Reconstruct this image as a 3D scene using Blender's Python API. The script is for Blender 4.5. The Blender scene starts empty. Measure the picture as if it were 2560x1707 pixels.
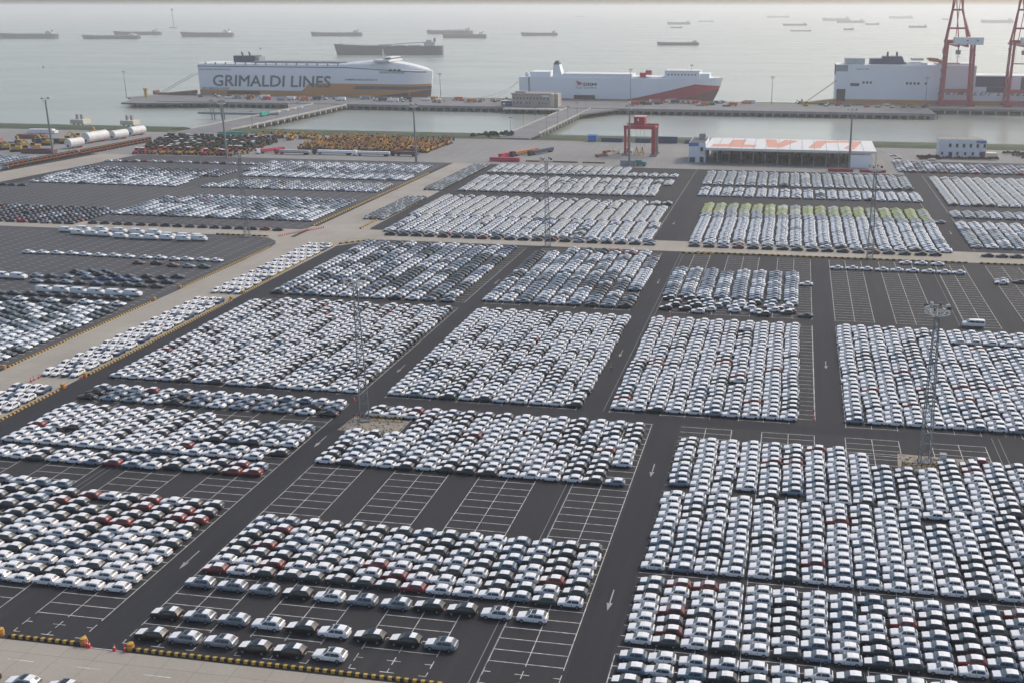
import bpy, bmesh, math, random
import numpy as np
from mathutils import Matrix, Vector
C = bpy.context.scene
COL = C.collection
R = random.Random(7)
rad = math.radians

# ---------------------------------------------------------------- camera (x = along the bays, y = away from the viewer)
VX, YH, X2, CX, CY, H = 2006., 16., -14000., 1555., 730., 93.
F = math.sqrt(-(VX-CX)*(X2-CX)-(YH-CY)**2)
TH = math.atan((CY-YH)/F)
_r = np.array([1., 0, 0]); _f = np.array([0, math.cos(TH), -math.sin(TH)]); _u = np.array([0, math.sin(TH), math.cos(TH)])
def _ray(x, y): return _f*F+_r*(x-CX)-_u*(y-CY)
_d = _ray(VX, YH); _d = _d[:2]/np.linalg.norm(_d[:2])
AV = _d; AU = np.array([_d[1], -_d[0]])
def _w(v): return Vector((float(v[:2]@AU), float(v[:2]@AV), float(v[2])))
def at(x, y, z=0.):
    """the point of the plane z=const that the photograph shows at pixel x, y"""
    r = _ray(x, y); t = (z-H)/r[2]; p = (r*t)[:2]
    return float(p@AU), float(p@AV)
def px(u, v, z=0.):
    q = np.array([*(AU*u+AV*v), z-H]); c = q@_f
    return CX+F*(q@_r)/c, CY-F*(q@_u)/c, c
S2 = 860/2352
VIEWS = dict(A=(0, 0, S2), B=(850, 0, S2), Cc=(1700, 0, S2), E=(850, 370, S2), F=(1700, 370, S2), H=(850, 780, S2), I=(1700, 780, S2), J=(0, 1240, S2), K=(850, 1240, S2),
 X1=(0, 560, 430/1983), X2=(400, 560, 430/1983), Y1=(0, 300, 430/2352), Y2=(400, 300, 430/2352), Y3=(800, 260, 500/2352), Y4=(1240, 260, 500/2352),
 Y5=(1690, 310, 440/2352), Y6=(2120, 310, 440/2352), Z1=(480, 120, 320/2352), Z2=(780, 120, 320/2352), Z3=(1270, 140, 290/2352), Z4=(1540, 140, 290/2352),
 Z5=(2060, 130, 290/2352), Z6=(2300, 0, 260/1359), Z8=(180, 230, 380/2352), Q1=(1160, 190, 320/2352), Q4=(1500, 280, 240/2352), BL=(0, 1560, 420/2352))
def P(k, X, Y, z=0.):
    o = VIEWS[k]; return at(o[0]+X*o[2], o[1]+Y*o[2], z)

cam_d = bpy.data.cameras.new('camera'); cam = bpy.data.objects.new('camera', cam_d); COL.objects.link(cam)
m = Matrix.Identity(4)
for i, a in enumerate((_w(_r), _w(_u), -_w(_f))):
    for j in range(3): m[j][i] = a[j]
m[0][3] = m[1][3] = 0; m[2][3] = H
cam.matrix_world = m
cam_d.sensor_width = 36; cam_d.lens = F/2560*36
cam_d.shift_x = (1280-CX)/2560; cam_d.shift_y = (CY-853.5)/2560
cam_d.clip_start = 1; cam_d.clip_end = 90000
C.camera = cam

# ---------------------------------------------------------------- light
HAZE = 1.5e-4
SUN_EL, SUN_AZ = 44., 44.          # azimuth measured from +y towards +x: ahead of the camera, to the right
w = bpy.data.worlds.new('World'); C.world = w; w.use_nodes = True
nt = w.node_tree; nt.nodes.clear()
sky = nt.nodes.new('ShaderNodeTexSky'); sky.sky_type = 'NISHITA'; sky.sun_disc = False
sky.sun_elevation = rad(SUN_EL); sky.sun_rotation = rad(SUN_AZ)
sky.air_density = 1.0; sky.dust_density = 3.6; sky.ozone_density = 0.3; sky.altitude = 50
bg = nt.nodes.new('ShaderNodeBackground'); bg.inputs[1].default_value = 0.15
out = nt.nodes.new('ShaderNodeOutputWorld')
nt.links.new(sky.outputs[0], bg.inputs[0]); nt.links.new(bg.outputs[0], out.inputs[0])
sd = bpy.data.lights.new('sun', 'SUN'); sd.energy = 1.15; sd.angle = rad(10); sd.color = (1, .93, .82)
sun = bpy.data.objects.new('sun', sd); COL.objects.link(sun)
dv = Vector((math.sin(rad(SUN_AZ))*math.cos(rad(SUN_EL)), math.cos(rad(SUN_AZ))*math.cos(rad(SUN_EL)), math.sin(rad(SUN_EL))))
sun.rotation_euler = dv.to_track_quat('Z', 'Y').to_euler()
sun.location = dv*500
C.view_settings.view_transform = 'Standard'; C.view_settings.look = 'None'; C.view_settings.gamma = 1
C.view_settings.exposure = 0.24
C.render.engine = 'CYCLES'
C.cycles.use_denoising = True
C.cycles.max_bounces = 6; C.cycles.diffuse_bounces = 2; C.cycles.glossy_bounces = 2; C.cycles.volume_bounces = 2
C.cycles.sample_clamp_indirect = 6

# ---------------------------------------------------------------- helpers
MATS = {}
def mat(name, col, rough=.6, metal=0., noise=None, spec=.5, coat=0.):
    if name in MATS: return MATS[name]
    mt = bpy.data.materials.new(name); mt.use_nodes = True
    b = mt.node_tree.nodes['Principled BSDF']
    b.inputs['Base Color'].default_value = (*col, 1); b.inputs['Roughness'].default_value = rough
    b.inputs['Metallic'].default_value = metal; b.inputs['Specular IOR Level'].default_value = spec
    if coat: b.inputs['Coat Weight'].default_value = coat; b.inputs['Coat Roughness'].default_value = .12
    n = mt.node_tree
    sc, amt = noise or (.35, .10)
    tc = n.nodes.new('ShaderNodeTexCoord'); nz = n.nodes.new('ShaderNodeTexNoise'); nz.inputs['Scale'].default_value = sc
    nz.inputs['Detail'].default_value = 5
    mr = n.nodes.new('ShaderNodeMapRange'); mr.inputs[1].default_value = .3; mr.inputs[2].default_value = .7
    mr.inputs[3].default_value = 1-amt; mr.inputs[4].default_value = 1+amt
    mx = n.nodes.new('ShaderNodeVectorMath'); mx.operation = 'SCALE'; mx.inputs[0].default_value = col
    geo = n.nodes.new('ShaderNodeNewGeometry')
    n.links.new(geo.outputs['Position'], nz.inputs['Vector']); n.links.new(nz.outputs[0], mr.inputs[0])
    n.links.new(mr.outputs[0], mx.inputs['Scale']); n.links.new(mx.outputs[0], b.inputs['Base Color'])
    MATS[name] = mt
    return mt
mat('paint_white', (.74, .76, .78), .35, coat=.4, noise=(.2, .05)); mat('film', (.76, .765, .765), .5, noise=(.3, .05))
mat('paint_slate', (.035, .05, .056), .35, coat=.4); mat('paint_blue_grey', (.16, .23, .30), .35, coat=.4)
mat('paint_red', (.22, .022, .020), .35, coat=.4); mat('paint_navy', (.03, .07, .16), .35, coat=.4)
mat('paint_silver', (.26, .30, .35), .3, .3, coat=.4); mat('paint_black', (.012, .012, .014), .3, coat=.4)
mat('paint_brown', (.16, .08, .05), .35, coat=.4); mat('paint_green', (.03, .09, .07), .35, coat=.4)
mat('window_glass', (.016, .024, .028), .12, spec=.6); mat('screen_glass', (.13, .155, .15), .18, spec=.6)
mat('tyre', (.012, .012, .013), .8); mat('rim', (.25, .26, .28), .35, .6); mat('trim_black', (.02, .021, .023), .6)
mat('cover', (.60, .60, .57), .7, noise=(1.2, .10)); mat('cover_lime', (.44, .48, .20), .7, noise=(1.0, .22)); mat('cover_pale', (.42, .45, .45), .7, noise=(.8, .22))
mat('steel_galv', (.20, .225, .24), .5, .3); mat('lamp_white', (.55, .56, .55), .5); mat('lamp_dark', (.06, .06, .065), .5)
mat('yellow', (.46, .29, .05), .7); mat('black_rubber', (.02, .02, .02), .7); mat('orange', (.5, .17, .05), .6); mat('cone_red', (.55, .03, .03), .5)
mat('white_paint_line', (.46, .46, .44), .7, noise=(.9, .5)); mat('worn_paint', (.30, .30, .29), .7, noise=(1.2, .35)); mat('rubble', (.30, .27, .22), .9, noise=(.6, .3))
mat('crane_red', (.38, .035, .045), .5); mat('crane_sts', (.36, .03, .055), .5); mat('hull_white', (.80, .83, .86), .5, noise=(.03, .04)); mat('hull_ochre', (.52, .22, .05), .55, noise=(.04, .08))
mat('hull_red', (.38, .03, .055), .5, noise=(.04, .08)); mat('hull_dark', (.04, .055, .075), .6); mat('hull_brown', (.10, .045, .045), .6); mat('boot_purple', (.12, .05, .06), .6)
mat('letter_slate', (.055, .10, .12), .6); mat('deck_white', (.72, .73, .74), .6); mat('navy_steel', (.03, .045, .10), .5); mat('deck_grey', (.28, .29, .30), .7)
mat('wall_white', (.66, .70, .74), .7); mat('wall_beige', (.36, .33, .29), .8); mat('wall_cream', (.62, .56, .46), .8); mat('roof_dark', (.10, .09, .10), .8); mat('roof_tan', (.24, .22, .20), .8)
mat('roof_white', (.64, .64, .63), .6, noise=(.1, .04)); mat('roof_orange', (.60, .27, .18), .6); mat('sign_blue', (.06, .16, .42), .6); mat('interior_dark', (.03, .035, .04), .9)
mat('quay_concrete', (.17, .17, .172), .85, noise=(.05, .15)); mat('quay_face', (.20, .21, .21), .85, noise=(.2, .2)); mat('pier_pale', (.42, .41, .38), .85, noise=(.3, .2)); mat('pile_dark', (.035, .05, .06), .9)
mat('cont_red', (.50, .04, .08), .6); mat('cont_blue', (.03, .06, .12), .6, noise=(.8, .3)); mat('tarp_blue', (.04, .16, .45), .6)
mat('mach_ochre', (.34, .17, .045), .7, noise=(.5, .25)); mat('mach_yellow', (.55, .30, .05), .6); mat('mach_teal', (.03, .17, .19), .6); mat('mach_green', (.07, .23, .05), .6); mat('mach_dark', (.03, .033, .035), .8); mat('mach_brown', (.20, .09, .05), .7)
mat('tank_white', (.66, .66, .65), .5); mat('skin', (.45, .27, .19), .6); mat('hi_vis', (.45, .85, .08), .6); mat('cloth_dark', (.02, .022, .03), .9)
mat('bark', (.08, .05, .035), .9); mat('leaf_maroon', (.085, .02, .026), .8, noise=(1.5, .4)); mat('leaf_green', (.035, .06, .025), .8, noise=(1.5, .4)); mat('rope', (.16, .15, .14), .9)
mat('teal_bright', (.02, .36, .27), .5); mat('ash_pink', (.55, .30, .33), .6)

class MB:
    def __init__(s): s.v = []; s.f = []; s.m = []
    def add(s, verts, faces, m):
        o = len(s.v); s.v += [tuple(map(float, q)) for q in verts]
        for k in faces: s.f.append(tuple(o+i for i in k)); s.m.append(m)
        return s
    def box(s, x0, y0, z0, x1, y1, z1, m, rot=None, org=(0, 0)):
        vs = [(x, y, z) for z in (z0, z1) for x, y in ((x0, y0), (x1, y0), (x1, y1), (x0, y1))]
        if rot:
            c, t = math.cos(rot), math.sin(rot)
            vs = [(org[0]+(x-org[0])*c-(y-org[1])*t, org[1]+(x-org[0])*t+(y-org[1])*c, z) for x, y, z in vs]
        return s.add(vs, [(3, 2, 1, 0), (4, 5, 6, 7), (0, 1, 5, 4), (1, 2, 6, 5), (2, 3, 7, 6), (3, 0, 4, 7)], m)
    def tube(s, a, b, r, m, n=6, r2=None, cap=True):
        a, b = Vector(a), Vector(b); d = (b-a)
        if d.length < 1e-6: return s
        q = d.to_track_quat('Z', 'Y'); r2 = r if r2 is None else r2; vs = []
        for c, rr in ((a, r), (b, r2)):
            for i in range(n):
                t = 2*math.pi*(i+.5)/n; vs.append(c+q@Vector((math.cos(t)*rr, math.sin(t)*rr, 0)))
        fs = [(i, (i+1) % n, n+(i+1) % n, n+i) for i in range(n)]
        if cap: fs += [tuple(range(n))[::-1], tuple(range(n, 2*n))]
        return s.add(vs, fs, m)
    def prism(s, poly, z0, z1, m):
        n = len(poly)
        return s.add([(x, y, z0) for x, y in poly]+[(x, y, z1) for x, y in poly], [tuple(range(n))[::-1], tuple(range(n, 2*n))]+[(i, (i+1) % n, n+(i+1) % n, n+i) for i in range(n)], m)
    def prism_y(s, poly, y0, y1, m):
        """poly in x,z extruded along y"""
        n = len(poly)
        return s.add([(x, y0, z) for x, z in poly]+[(x, y1, z) for x, z in poly], [tuple(range(n)), tuple(range(n, 2*n))[::-1]]+[(i, n+i, n+(i+1) % n, (i+1) % n) for i in range(n)], m)
    def prism_x(s, poly, x0, x1, m):
        n = len(poly)
        return s.add([(x0, y, z) for y, z in poly]+[(x1, y, z) for y, z in poly], [tuple(range(n))[::-1], tuple(range(n, 2*n))]+[(i, (i+1) % n, n+(i+1) % n, n+i) for i in range(n)], m)
    def loft(s, secs, m, cap=True):
        n = len(secs[0]); o = len(s.v); s.v += [tuple(map(float, p)) for q in secs for p in q]
        for k in range(len(secs)-1):
            for i in range(n):
                j = (i+1) % n; s.f.append((o+k*n+i, o+k*n+j, o+(k+1)*n+j, o+(k+1)*n+i)); s.m.append(m if isinstance(m, str) else m(k, i))
        if cap:
            mm = m if isinstance(m, str) else m(0, 0)
            s.f.append(tuple(o+i for i in range(n))[::-1]); s.m.append(mm)
            s.f.append(tuple(o+(len(secs)-1)*n+i for i in range(n))); s.m.append(mm)
        return s
    def mesh(s, name, smooth=None):
        me = bpy.data.meshes.new(name); me.from_pydata(s.v, [], s.f)
        ks = []
        for k in s.m:
            if k not in ks: ks.append(k)
        for k in ks: me.materials.append(MATS[k])
        ix = {k: i for i, k in enumerate(ks)}
        me.polygons.foreach_set('material_index', [ix[k] for k in s.m])
        bm = bmesh.new(); bm.from_mesh(me); bmesh.ops.recalc_face_normals(bm, faces=bm.faces[:]); bm.to_mesh(me); bm.free()
        if smooth:
            me.polygons.foreach_set('use_smooth', [True]*len(me.polygons)); me.set_sharp_from_angle(angle=rad(smooth))
        me.update(); return me
    def build(s, name, parent=None, smooth=None):
        return link(name, s.mesh(name, smooth), parent)
def link(name, me, parent=None):
    o = bpy.data.objects.new(name, me); COL.objects.link(o); o.parent = parent; return o
def tag(o, label, cat, group=None, kind=None):
    if label: o['label'] = label
    if cat: o['category'] = cat
    if group: o['group'] = group
    if kind: o['kind'] = kind
    return o
def thing(name, label, cat, loc=(0, 0, 0), rz=0, group=None):
    o = bpy.data.objects.new(name, None); COL.objects.link(o); o.location = loc; o.rotation_euler = (0, 0, rz); o.empty_display_size = .5
    return tag(o, label, cat, group)
KIDS = {}
def child(root, name, mb, smooth=None, parent=None):
    o = mb.build(name, parent or root, smooth) if isinstance(mb, MB) else link(name, mb, parent or root)
    KIDS.setdefault(root.name, []).append((o, parent)); return o
def dup(root, loc, rz, label, group=None, swap=None):
    r = root.copy(); COL.objects.link(r); r.location = loc; r.rotation_euler = (0, 0, rz); r['label'] = label
    if group: r['group'] = group
    mp = {}
    for o, par in KIDS.get(root.name, []):
        c = o.copy(); COL.objects.link(c); c.parent = mp[par] if par in mp else r; mp[o] = c
        if swap and o.data.name in swap: c.data = swap[o.data.name]
        mp[o] = c
    return r
def struct(name, mb): return tag(mb.build(name), None, None, kind='structure')

# ---------------------------------------------------------------- ground materials
def ground_mat(name, c1, c2, scale, rough=.9, streak=False, joints=None, bump=.15):
    mt = bpy.data.materials.new(name); mt.use_nodes = True; n = mt.node_tree; b = n.nodes['Principled BSDF']
    b.inputs['Roughness'].default_value = rough; b.inputs['Specular IOR Level'].default_value = .3
    geo = n.nodes.new('ShaderNodeNewGeometry')
    def noise(sc, det=6, vec=None):
        z = n.nodes.new('ShaderNodeTexNoise'); z.inputs['Scale'].default_value = sc; z.inputs['Detail'].default_value = det
        n.links.new(vec or geo.outputs['Position'], z.inputs['Vector']); return z
    big = noise(scale); fine = noise(1.6, 8)
    add = n.nodes.new('ShaderNodeMath'); add.operation = 'MULTIPLY_ADD'; add.inputs[1].default_value = .45
    n.links.new(fine.outputs[0], add.inputs[0]); n.links.new(big.outputs[0], add.inputs[2])
    val = add
    if streak:
        mp = n.nodes.new('ShaderNodeMapping'); mp.inputs['Scale'].default_value = (.55, .018, 1)
        n.links.new(geo.outputs['Position'], mp.inputs[0]); st = noise(1.0, 4, mp.outputs[0])
        a2 = n.nodes.new('ShaderNodeMath'); a2.operation = 'MULTIPLY_ADD'; a2.inputs[1].default_value = .8
        n.links.new(st.outputs[0], a2.inputs[0]); n.links.new(add.outputs[0], a2.inputs[2]); val = a2
    lo, hi = (.62, 1.6) if streak else (.4, 1.05)
    mr = n.nodes.new('ShaderNodeMapRange'); mr.inputs[1].default_value = lo; mr.inputs[2].default_value = hi
    n.links.new(val.outputs[0], mr.inputs[0])
    mix = n.nodes.new('ShaderNodeMix'); mix.data_type = 'RGBA'; mix.inputs[6].default_value = (*c1, 1); mix.inputs[7].default_value = (*c2, 1)
    n.links.new(mr.outputs[0], mix.inputs[0]); outc = mix.outputs[2]
    if joints:
        br = n.nodes.new('ShaderNodeTexBrick'); br.offset = 0; br.inputs['Scale'].default_value = 1
        br.inputs['Brick Width'].default_value = joints; br.inputs['Row Height'].default_value = joints; br.inputs['Mortar Size'].default_value = .06
        br.inputs['Color1'].default_value = (1, 1, 1, 1); br.inputs['Color2'].default_value = (.93, .93, .93, 1); br.inputs['Mortar'].default_value = (.72, .71, .70, 1)
        n.links.new(geo.outputs['Position'], br.inputs['Vector'])
        m2 = n.nodes.new('ShaderNodeMix'); m2.data_type = 'RGBA'; m2.blend_type = 'MULTIPLY'; m2.inputs[0].default_value = 1
        n.links.new(outc, m2.inputs[6]); n.links.new(br.outputs[0], m2.inputs[7]); outc = m2.outputs[2]
    n.links.new(outc, b.inputs['Base Color'])
    bp = n.nodes.new('ShaderNodeBump'); bp.inputs['Strength'].default_value = bump; bp.inputs['Distance'].default_value = .02
    n.links.new(fine.outputs[0], bp.inputs['Height']); n.links.new(bp.outputs[0], b.inputs['Normal'])
    MATS[name] = mt
ground_mat('asphalt', (.023, .0235, .026), (.044, .044, .047), .03, streak=True)
ground_mat('asphalt_old', (.055, .057, .062), (.085, .086, .09), .03, streak=True)
ground_mat('lane_asphalt', (.020, .021, .026), (.036, .037, .042), .04, streak=True)
ground_mat('concrete', (.29, .265, .225), (.40, .37, .32), .04, joints=5.5)
ground_mat('yard_concrete', (.19, .187, .18), (.30, .295, .28), .02, joints=8., streak=True)
ground_mat('bank_grass', (.04, .06, .03), (.09, .115, .06), .08)
ground_mat('earth', (.20, .17, .13), (.36, .32, .26), .8)
def water_mat():
    mt = bpy.data.materials.new('river_water'); mt.use_nodes = True; n = mt.node_tree; b = n.nodes['Principled BSDF']
    b.inputs['Roughness'].default_value = .22; b.inputs['IOR'].default_value = 1.33
    geo = n.nodes.new('ShaderNodeNewGeometry')
    mp = n.nodes.new('ShaderNodeMapping'); mp.inputs['Scale'].default_value = (.0035, .010, 1); n.links.new(geo.outputs['Position'], mp.inputs[0])
    z = n.nodes.new('ShaderNodeTexNoise'); z.inputs['Scale'].default_value = 1; z.inputs['Detail'].default_value = 6; n.links.new(mp.outputs[0], z.inputs['Vector'])
    cr = n.nodes.new('ShaderNodeMapRange'); cr.inputs[1].default_value = .35; cr.inputs[2].default_value = .68; n.links.new(z.outputs[0], cr.inputs[0])
    mix = n.nodes.new('ShaderNodeMix'); mix.data_type = 'RGBA'; mix.inputs[6].default_value = (.25, .285, .25, 1); mix.inputs[7].default_value = (.34, .355, .31, 1)
    n.links.new(cr.outputs[0], mix.inputs[0]); n.links.new(mix.outputs[2], b.inputs['Base Color'])
    mp2 = n.nodes.new('ShaderNodeMapping'); mp2.inputs['Scale'].default_value = (.10, .16, 1); n.links.new(geo.outputs['Position'], mp2.inputs[0])
    z2 = n.nodes.new('ShaderNodeTexNoise'); z2.inputs['Scale'].default_value = 1; z2.inputs['Detail'].default_value = 8; n.links.new(mp2.outputs[0], z2.inputs['Vector'])
    bp = n.nodes.new('ShaderNodeBump'); bp.inputs['Strength'].default_value = .55; bp.inputs['Distance'].default_value = .8
    n.links.new(z2.outputs[0], bp.inputs['Height']); n.links.new(bp.outputs[0], b.inputs['Normal'])
    MATS['river_water'] = mt
water_mat()

# ---------------------------------------------------------------- ground, roads, water
Z1_, Z2_, Z3_ = .004, .008, .012
def quad(mb, pts, z, m): mb.add([(x, y, z) for x, y in pts], [tuple(range(len(pts)))], m)
def rect(mb, x0, y0, x1, y1, z, m): quad(mb, [(x0, y0), (x1, y0), (x1, y1), (x0, y1)], z, m)
g = MB(); rect(g, -3000, -600, 3000, 718, 0, 'asphalt'); struct('ground', g)
g = MB(); rect(g, -30000, 700, 30000, 40000, -5, 'river_water'); struct('water', g)
g = MB()                                                                  # grass bank falling to the water, open where the bridges land
prof = [(716, .02), (722, 1.2), (732, 1.5), (742, 1.0), (774, -5.4)]
XS = [(-3000, -474), (-432, -221), (-187, 3000)]
for a, b in XS:
    ax = a+(0 if a < -2000 else 9); bx = b-(0 if b > 2000 else 9)
    secs = []
    for k, (y, z) in enumerate(prof):
        e = 1 if k >= 1 else 0
        secs.append((a if a < -2000 else a+e*4, b if b > 2000 else b-e*4, y, z))
    vs = []; fs = []
    for s_ in secs: vs += [(s_[0], s_[2], s_[3]), (s_[1], s_[2], s_[3])]
    for k in range(len(secs)-1): fs.append((2*k, 2*k+1, 2*k+3, 2*k+2))
    vs += [(secs[0][0], secs[0][2], -6), (secs[-1][0], secs[-1][2], -6), (secs[0][1], secs[0][2], -6), (secs[-1][1], secs[-1][2], -6)]
    n0 = 2*len(secs); fs += [tuple([n0]+[2*k for k in range(len(secs))]+[n0+1]), tuple([n0+2]+[2*k+1 for k in range(len(secs))]+[n0+3])]
    g.add(vs, fs, 'bank_grass')
struct('river_bank', g)
g = MB()
rect(g, -1500, -200, -28, 118.1, Z1_, 'concrete')                         # front road
rect(g, -205, 118.1, -180.6, 388, Z1_, 'concrete')                         # long service road away from the viewer
quad(g, [(-205, 388), (-180.6, 388), (-183.6, 600), (-207.5, 600)], Z1_, 'concrete')
rect(g, -1500, 388, -207, 403, Z1_, 'concrete'); rect(g, -180.4, 389.5, 1500, 407.5, Z1_, 'concrete')   # cross road
rect(g, -250, 350, -205.05, 387.95, Z1_, 'concrete'); rect(g, -186, 388.5, -180.3, 410, Z1_-.002, 'concrete'); rect(g, -209, 403.05, -205.3, 410, Z1_-.002, 'concrete'); quad(g, [(-180.4, 389.3), (-180.4, 376), (-168, 389.3)], Z1_, 'concrete')
quad(g, [(-475, 330), (-447, 330), (-432, 470), (-421, 600), (-449, 600), (-459, 490)], Z1_, 'concrete')   # far left road
struct('concrete_road', g)
g = MB(); rect(g, -1500, 600, 62, 716, Z1_, 'yard_concrete'); rect(g, 62, 655, 1500, 716, Z1_, 'yard_concrete')
rect(g, -1500, 540, -466, 600, Z1_, 'yard_concrete'); struct('quayside_yard', g)
g = MB()
for a in ((-1500, 120, -206.5, 386.5), (-420, 404.5, -309, 599), (-309, 404.5, -209.5, 599)): (rect(g, *a, Z1_+.002, 'asphalt_old') if a[0] == -420 else quad(g, [(-1500, 120), (-205.4, 120), (-205.4, 368), (-206.6, 375), (-209.5, 380.5), (-215, 385), (-224, 387.4), (-1500, 387.6)] if a[1] == 120 else [(-308.9, 404.5), (-207.6, 404.5), (-210, 599), (-308.9, 599)], Z1_+.002, 'asphalt_old'))
struct('old_asphalt', g)
g = MB()                                                                   # darker driving lanes between the blocks
for a in ((-104, 118.6, -98.6, 600), (-29.3, 118.6, -23.9, 217.5), (-29.3, 306, -24.2, 380)): pass
rect(g, -29.2, 118.6, -23.6, 217.6, Z1_, 'lane_asphalt'); rect(g, -104.0, 118.8, -98.4, 388, Z1_, 'lane_asphalt')
rect(g, -49.4, 222.4, -41.6, 388, Z1_, 'lane_asphalt'); rect(g, 7.6, 222.4, 13.6, 388, Z1_, 'lane_asphalt')
rect(g, -172.4, 217.9, -104.1, 222.1, Z1_, 'lane_asphalt'); rect(g, -98.3, 217.9, 160, 222.1, Z1_, 'lane_asphalt'); rect(g, -179.9, 118.8, -172.8, 375, Z1_, 'lane_asphalt')
rect(g, -56.5, 408, -47, 599.5, Z1_, 'lane_asphalt'); rect(g, 62.2, 408, 71, 654, Z1_, 'lane_asphalt')
struct('driving_lanes', g)
# white lines
g = MB(); LW = .14
def vline(x, y0, y1, w_=LW): rect(g, x-w_/2, y0, x+w_/2, y1, Z2_, 'white_paint_line')
def hline(x0, x1, y, w_=LW): rect(g, x0, y-w_/2, x1, y+w_/2, Z3_, 'white_paint_line')
def bays(cols, y0, y1, step=2.9, ext=.5):
    for t in range(len(cols)-1): pass
    for x in cols:
        if x != -23.2 or y1 < 131: vline(x, y0-ext, y1+ext*.2)
    n_ = int(round((y1-y0)/step))
    for k in range(n_+1): hline(cols[0]+.08, cols[-1]-.08, y0+k*step)
PAIRS = [(-171.2, -165.4, -159.6), (-152.8, -147.1, -141.3), (-134.5, -128.7, -122.8), (-116.0, -110.2, -104.3), (-97.4, -91.6, -85.8), (-79.1, -73.4, -67.6), (-61., -55.1, -49.2), (-41.4, -35.6, -29.9),
         (-23.2, -17.4, -11.5), (-4.7, 1.2, 7.0), (13.8, 19.6, 25.4), (32.4, 38.2, 43.9), (52.9, 58.7, 64.5), (71.2, 77, 82.8)]
for p in PAIRS[:8]:
    bays(p, 125.4, 217.1, 2.866)
    for k, x in enumerate(p):
        for y in (122.9, 120.2):
            if x < -103.8 and y < 120.5 and x > -105: pass
            vline(x, y-(0 if y < 121 else .9), y+.9); hline(x-(1.1 if k else 0), x+(1.1 if k < 2 else 0), y)
for p in PAIRS[8:12]:
    bays(p, 208.2, 216.8, 2.87); bays(p, 118.6, 129.9, 2.87)
    for a, b in ((132, 151.6), (153.2, 207.8)): bays(p, a, b, 2.8, .9)
for p in PAIRS[12:]: bays(p, 118.6, 216.8, 2.87)
P2_ = PAIRS[:5]+PAIRS[5:7]+[(-37.0, -30.8)]
for p in PAIRS[:7]+[(-41.0, -35.2)] + [(-28.8, -23, -17.1), (-10.4, -4.6, 1.3), (7.1, 7.2), (14.2, 20.0, 25.8), (32.5, 38.3, 44.1), (53, 58.8, 64.6), (71.5, 77.3, 83.1)]:
    if p[0] == 7.1: continue
    if p[0] == -28.8: bays((1.5, 7.2), 226, 299); 
    bays(p, 223, 299.8, 2.95)
for p in [q for q in PAIRS[:4]]+[(-97.4, -91.6, -85.8), (-79.1, -73.4, -67.6), (-61., -55.4, -49.9), (-41.2, -37.0), (-37, -30.8), (-23.8, -17.9, -11.9), (-4.9, 1.2, 7.3), (14.3, 20.2, 26.1), (32.6, 38.5, 44.6), (53.2, 58.3, 63.3), (71.3, 77.2, 83.1)]:
    if len(p) == 2 and p[0] == -41.2: continue
    bays(p, 306.5, 385, 2.9)
for x in (7.3,): vline(x, 226, 300)
# far blocks
for x in (-57., 61.5, 71.5): vline(x, 410, 598)
# dashes of the old lots on the left
for ix in range(30):
    x = -209.5-5.9*ix
    for iy in range(58):
        y = 222+2.9*iy
        if y < 384: hline(x-1.0, x+1.0, y, .2)
for ix in range(18):
    x = -311-5.9*ix
    for iy in range(30): hline(x-1., x+1., 408+2.95*iy, .2)
for ix in range(17):
    for iy in range(62): hline(-213-5.9*ix-1, -213-5.9*ix+1, 408+2.95*iy, .2)
# arrows
def arrow(x, y, L=6.2):
    rect(g, x-.11, y+1.9, x+.11, y+L, Z3_, 'worn_paint'); quad(g, [(x, y), (x+.5, y+2.2), (x-.5, y+2.2)], Z3_, 'worn_paint')
for x, y in ((-26.4, 141), (-26.4, 190), (-101.2, 141), (-101.2, 192), (-101.2, 240), (-45.4, 262), (-45.4, 340), (10.6, 262), (-101.2, 330), (-52, 440), (66.6, 440)): arrow(x, y)
for k in range(-22, 5): hline(-107.4+11.1*k-4.4, -107.4+11.1*k, 113.8, .16)
hline(-102.1, -95.6, 118.3, .16)
for k in range(24): vline(-192.9 if k % 2 else -192.9, 130+k*11.2, 134+k*11.2, .15)
struct('road_markings', g)
g = MB()
for x0, x1, y0, y1 in ((-42.5, -41.6, 118.6, 217), (-139.5, -138.4, 118.6, 217), (46.2, 47.4, 118.6, 222), (49.6, 51.3, 223, 300), (51.4, 52.8, 306, 386), (-42.4, -41.4, 223, 386)):
    rect(g, x0, y0, x1, y1, Z1_+.001, 'lane_asphalt'); rect(g, x0-.2, y0, x0-.06, y1, Z3_+.004, 'quay_face'); rect(g, x1+.06, y0, x1+.2, y1, Z3_+.004, 'quay_face')
struct('drain_channels', g)
# mast islands of rubble
for x, y in ((-93.3, 206.0), (31.0, 206.0)):
    g = MB(); rr = random.Random(int(x))
    quad(g, [(x-7, y-4.2), (x+7, y-4.4), (x+7.3, y+3.4), (x-6.4, y+4)], .03, 'earth')
    for k in range(90):
        a, b, s_ = x+rr.uniform(-6.3, 6.3), y+rr.uniform(-3.7, 3), rr.uniform(.15, .5)
        g.tube((a, b, 0), (a+rr.uniform(-.2, .2), b, s_*.8), s_, 'rubble', 5, s_*.4)
    struct('rubble_ground', g)

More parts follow.
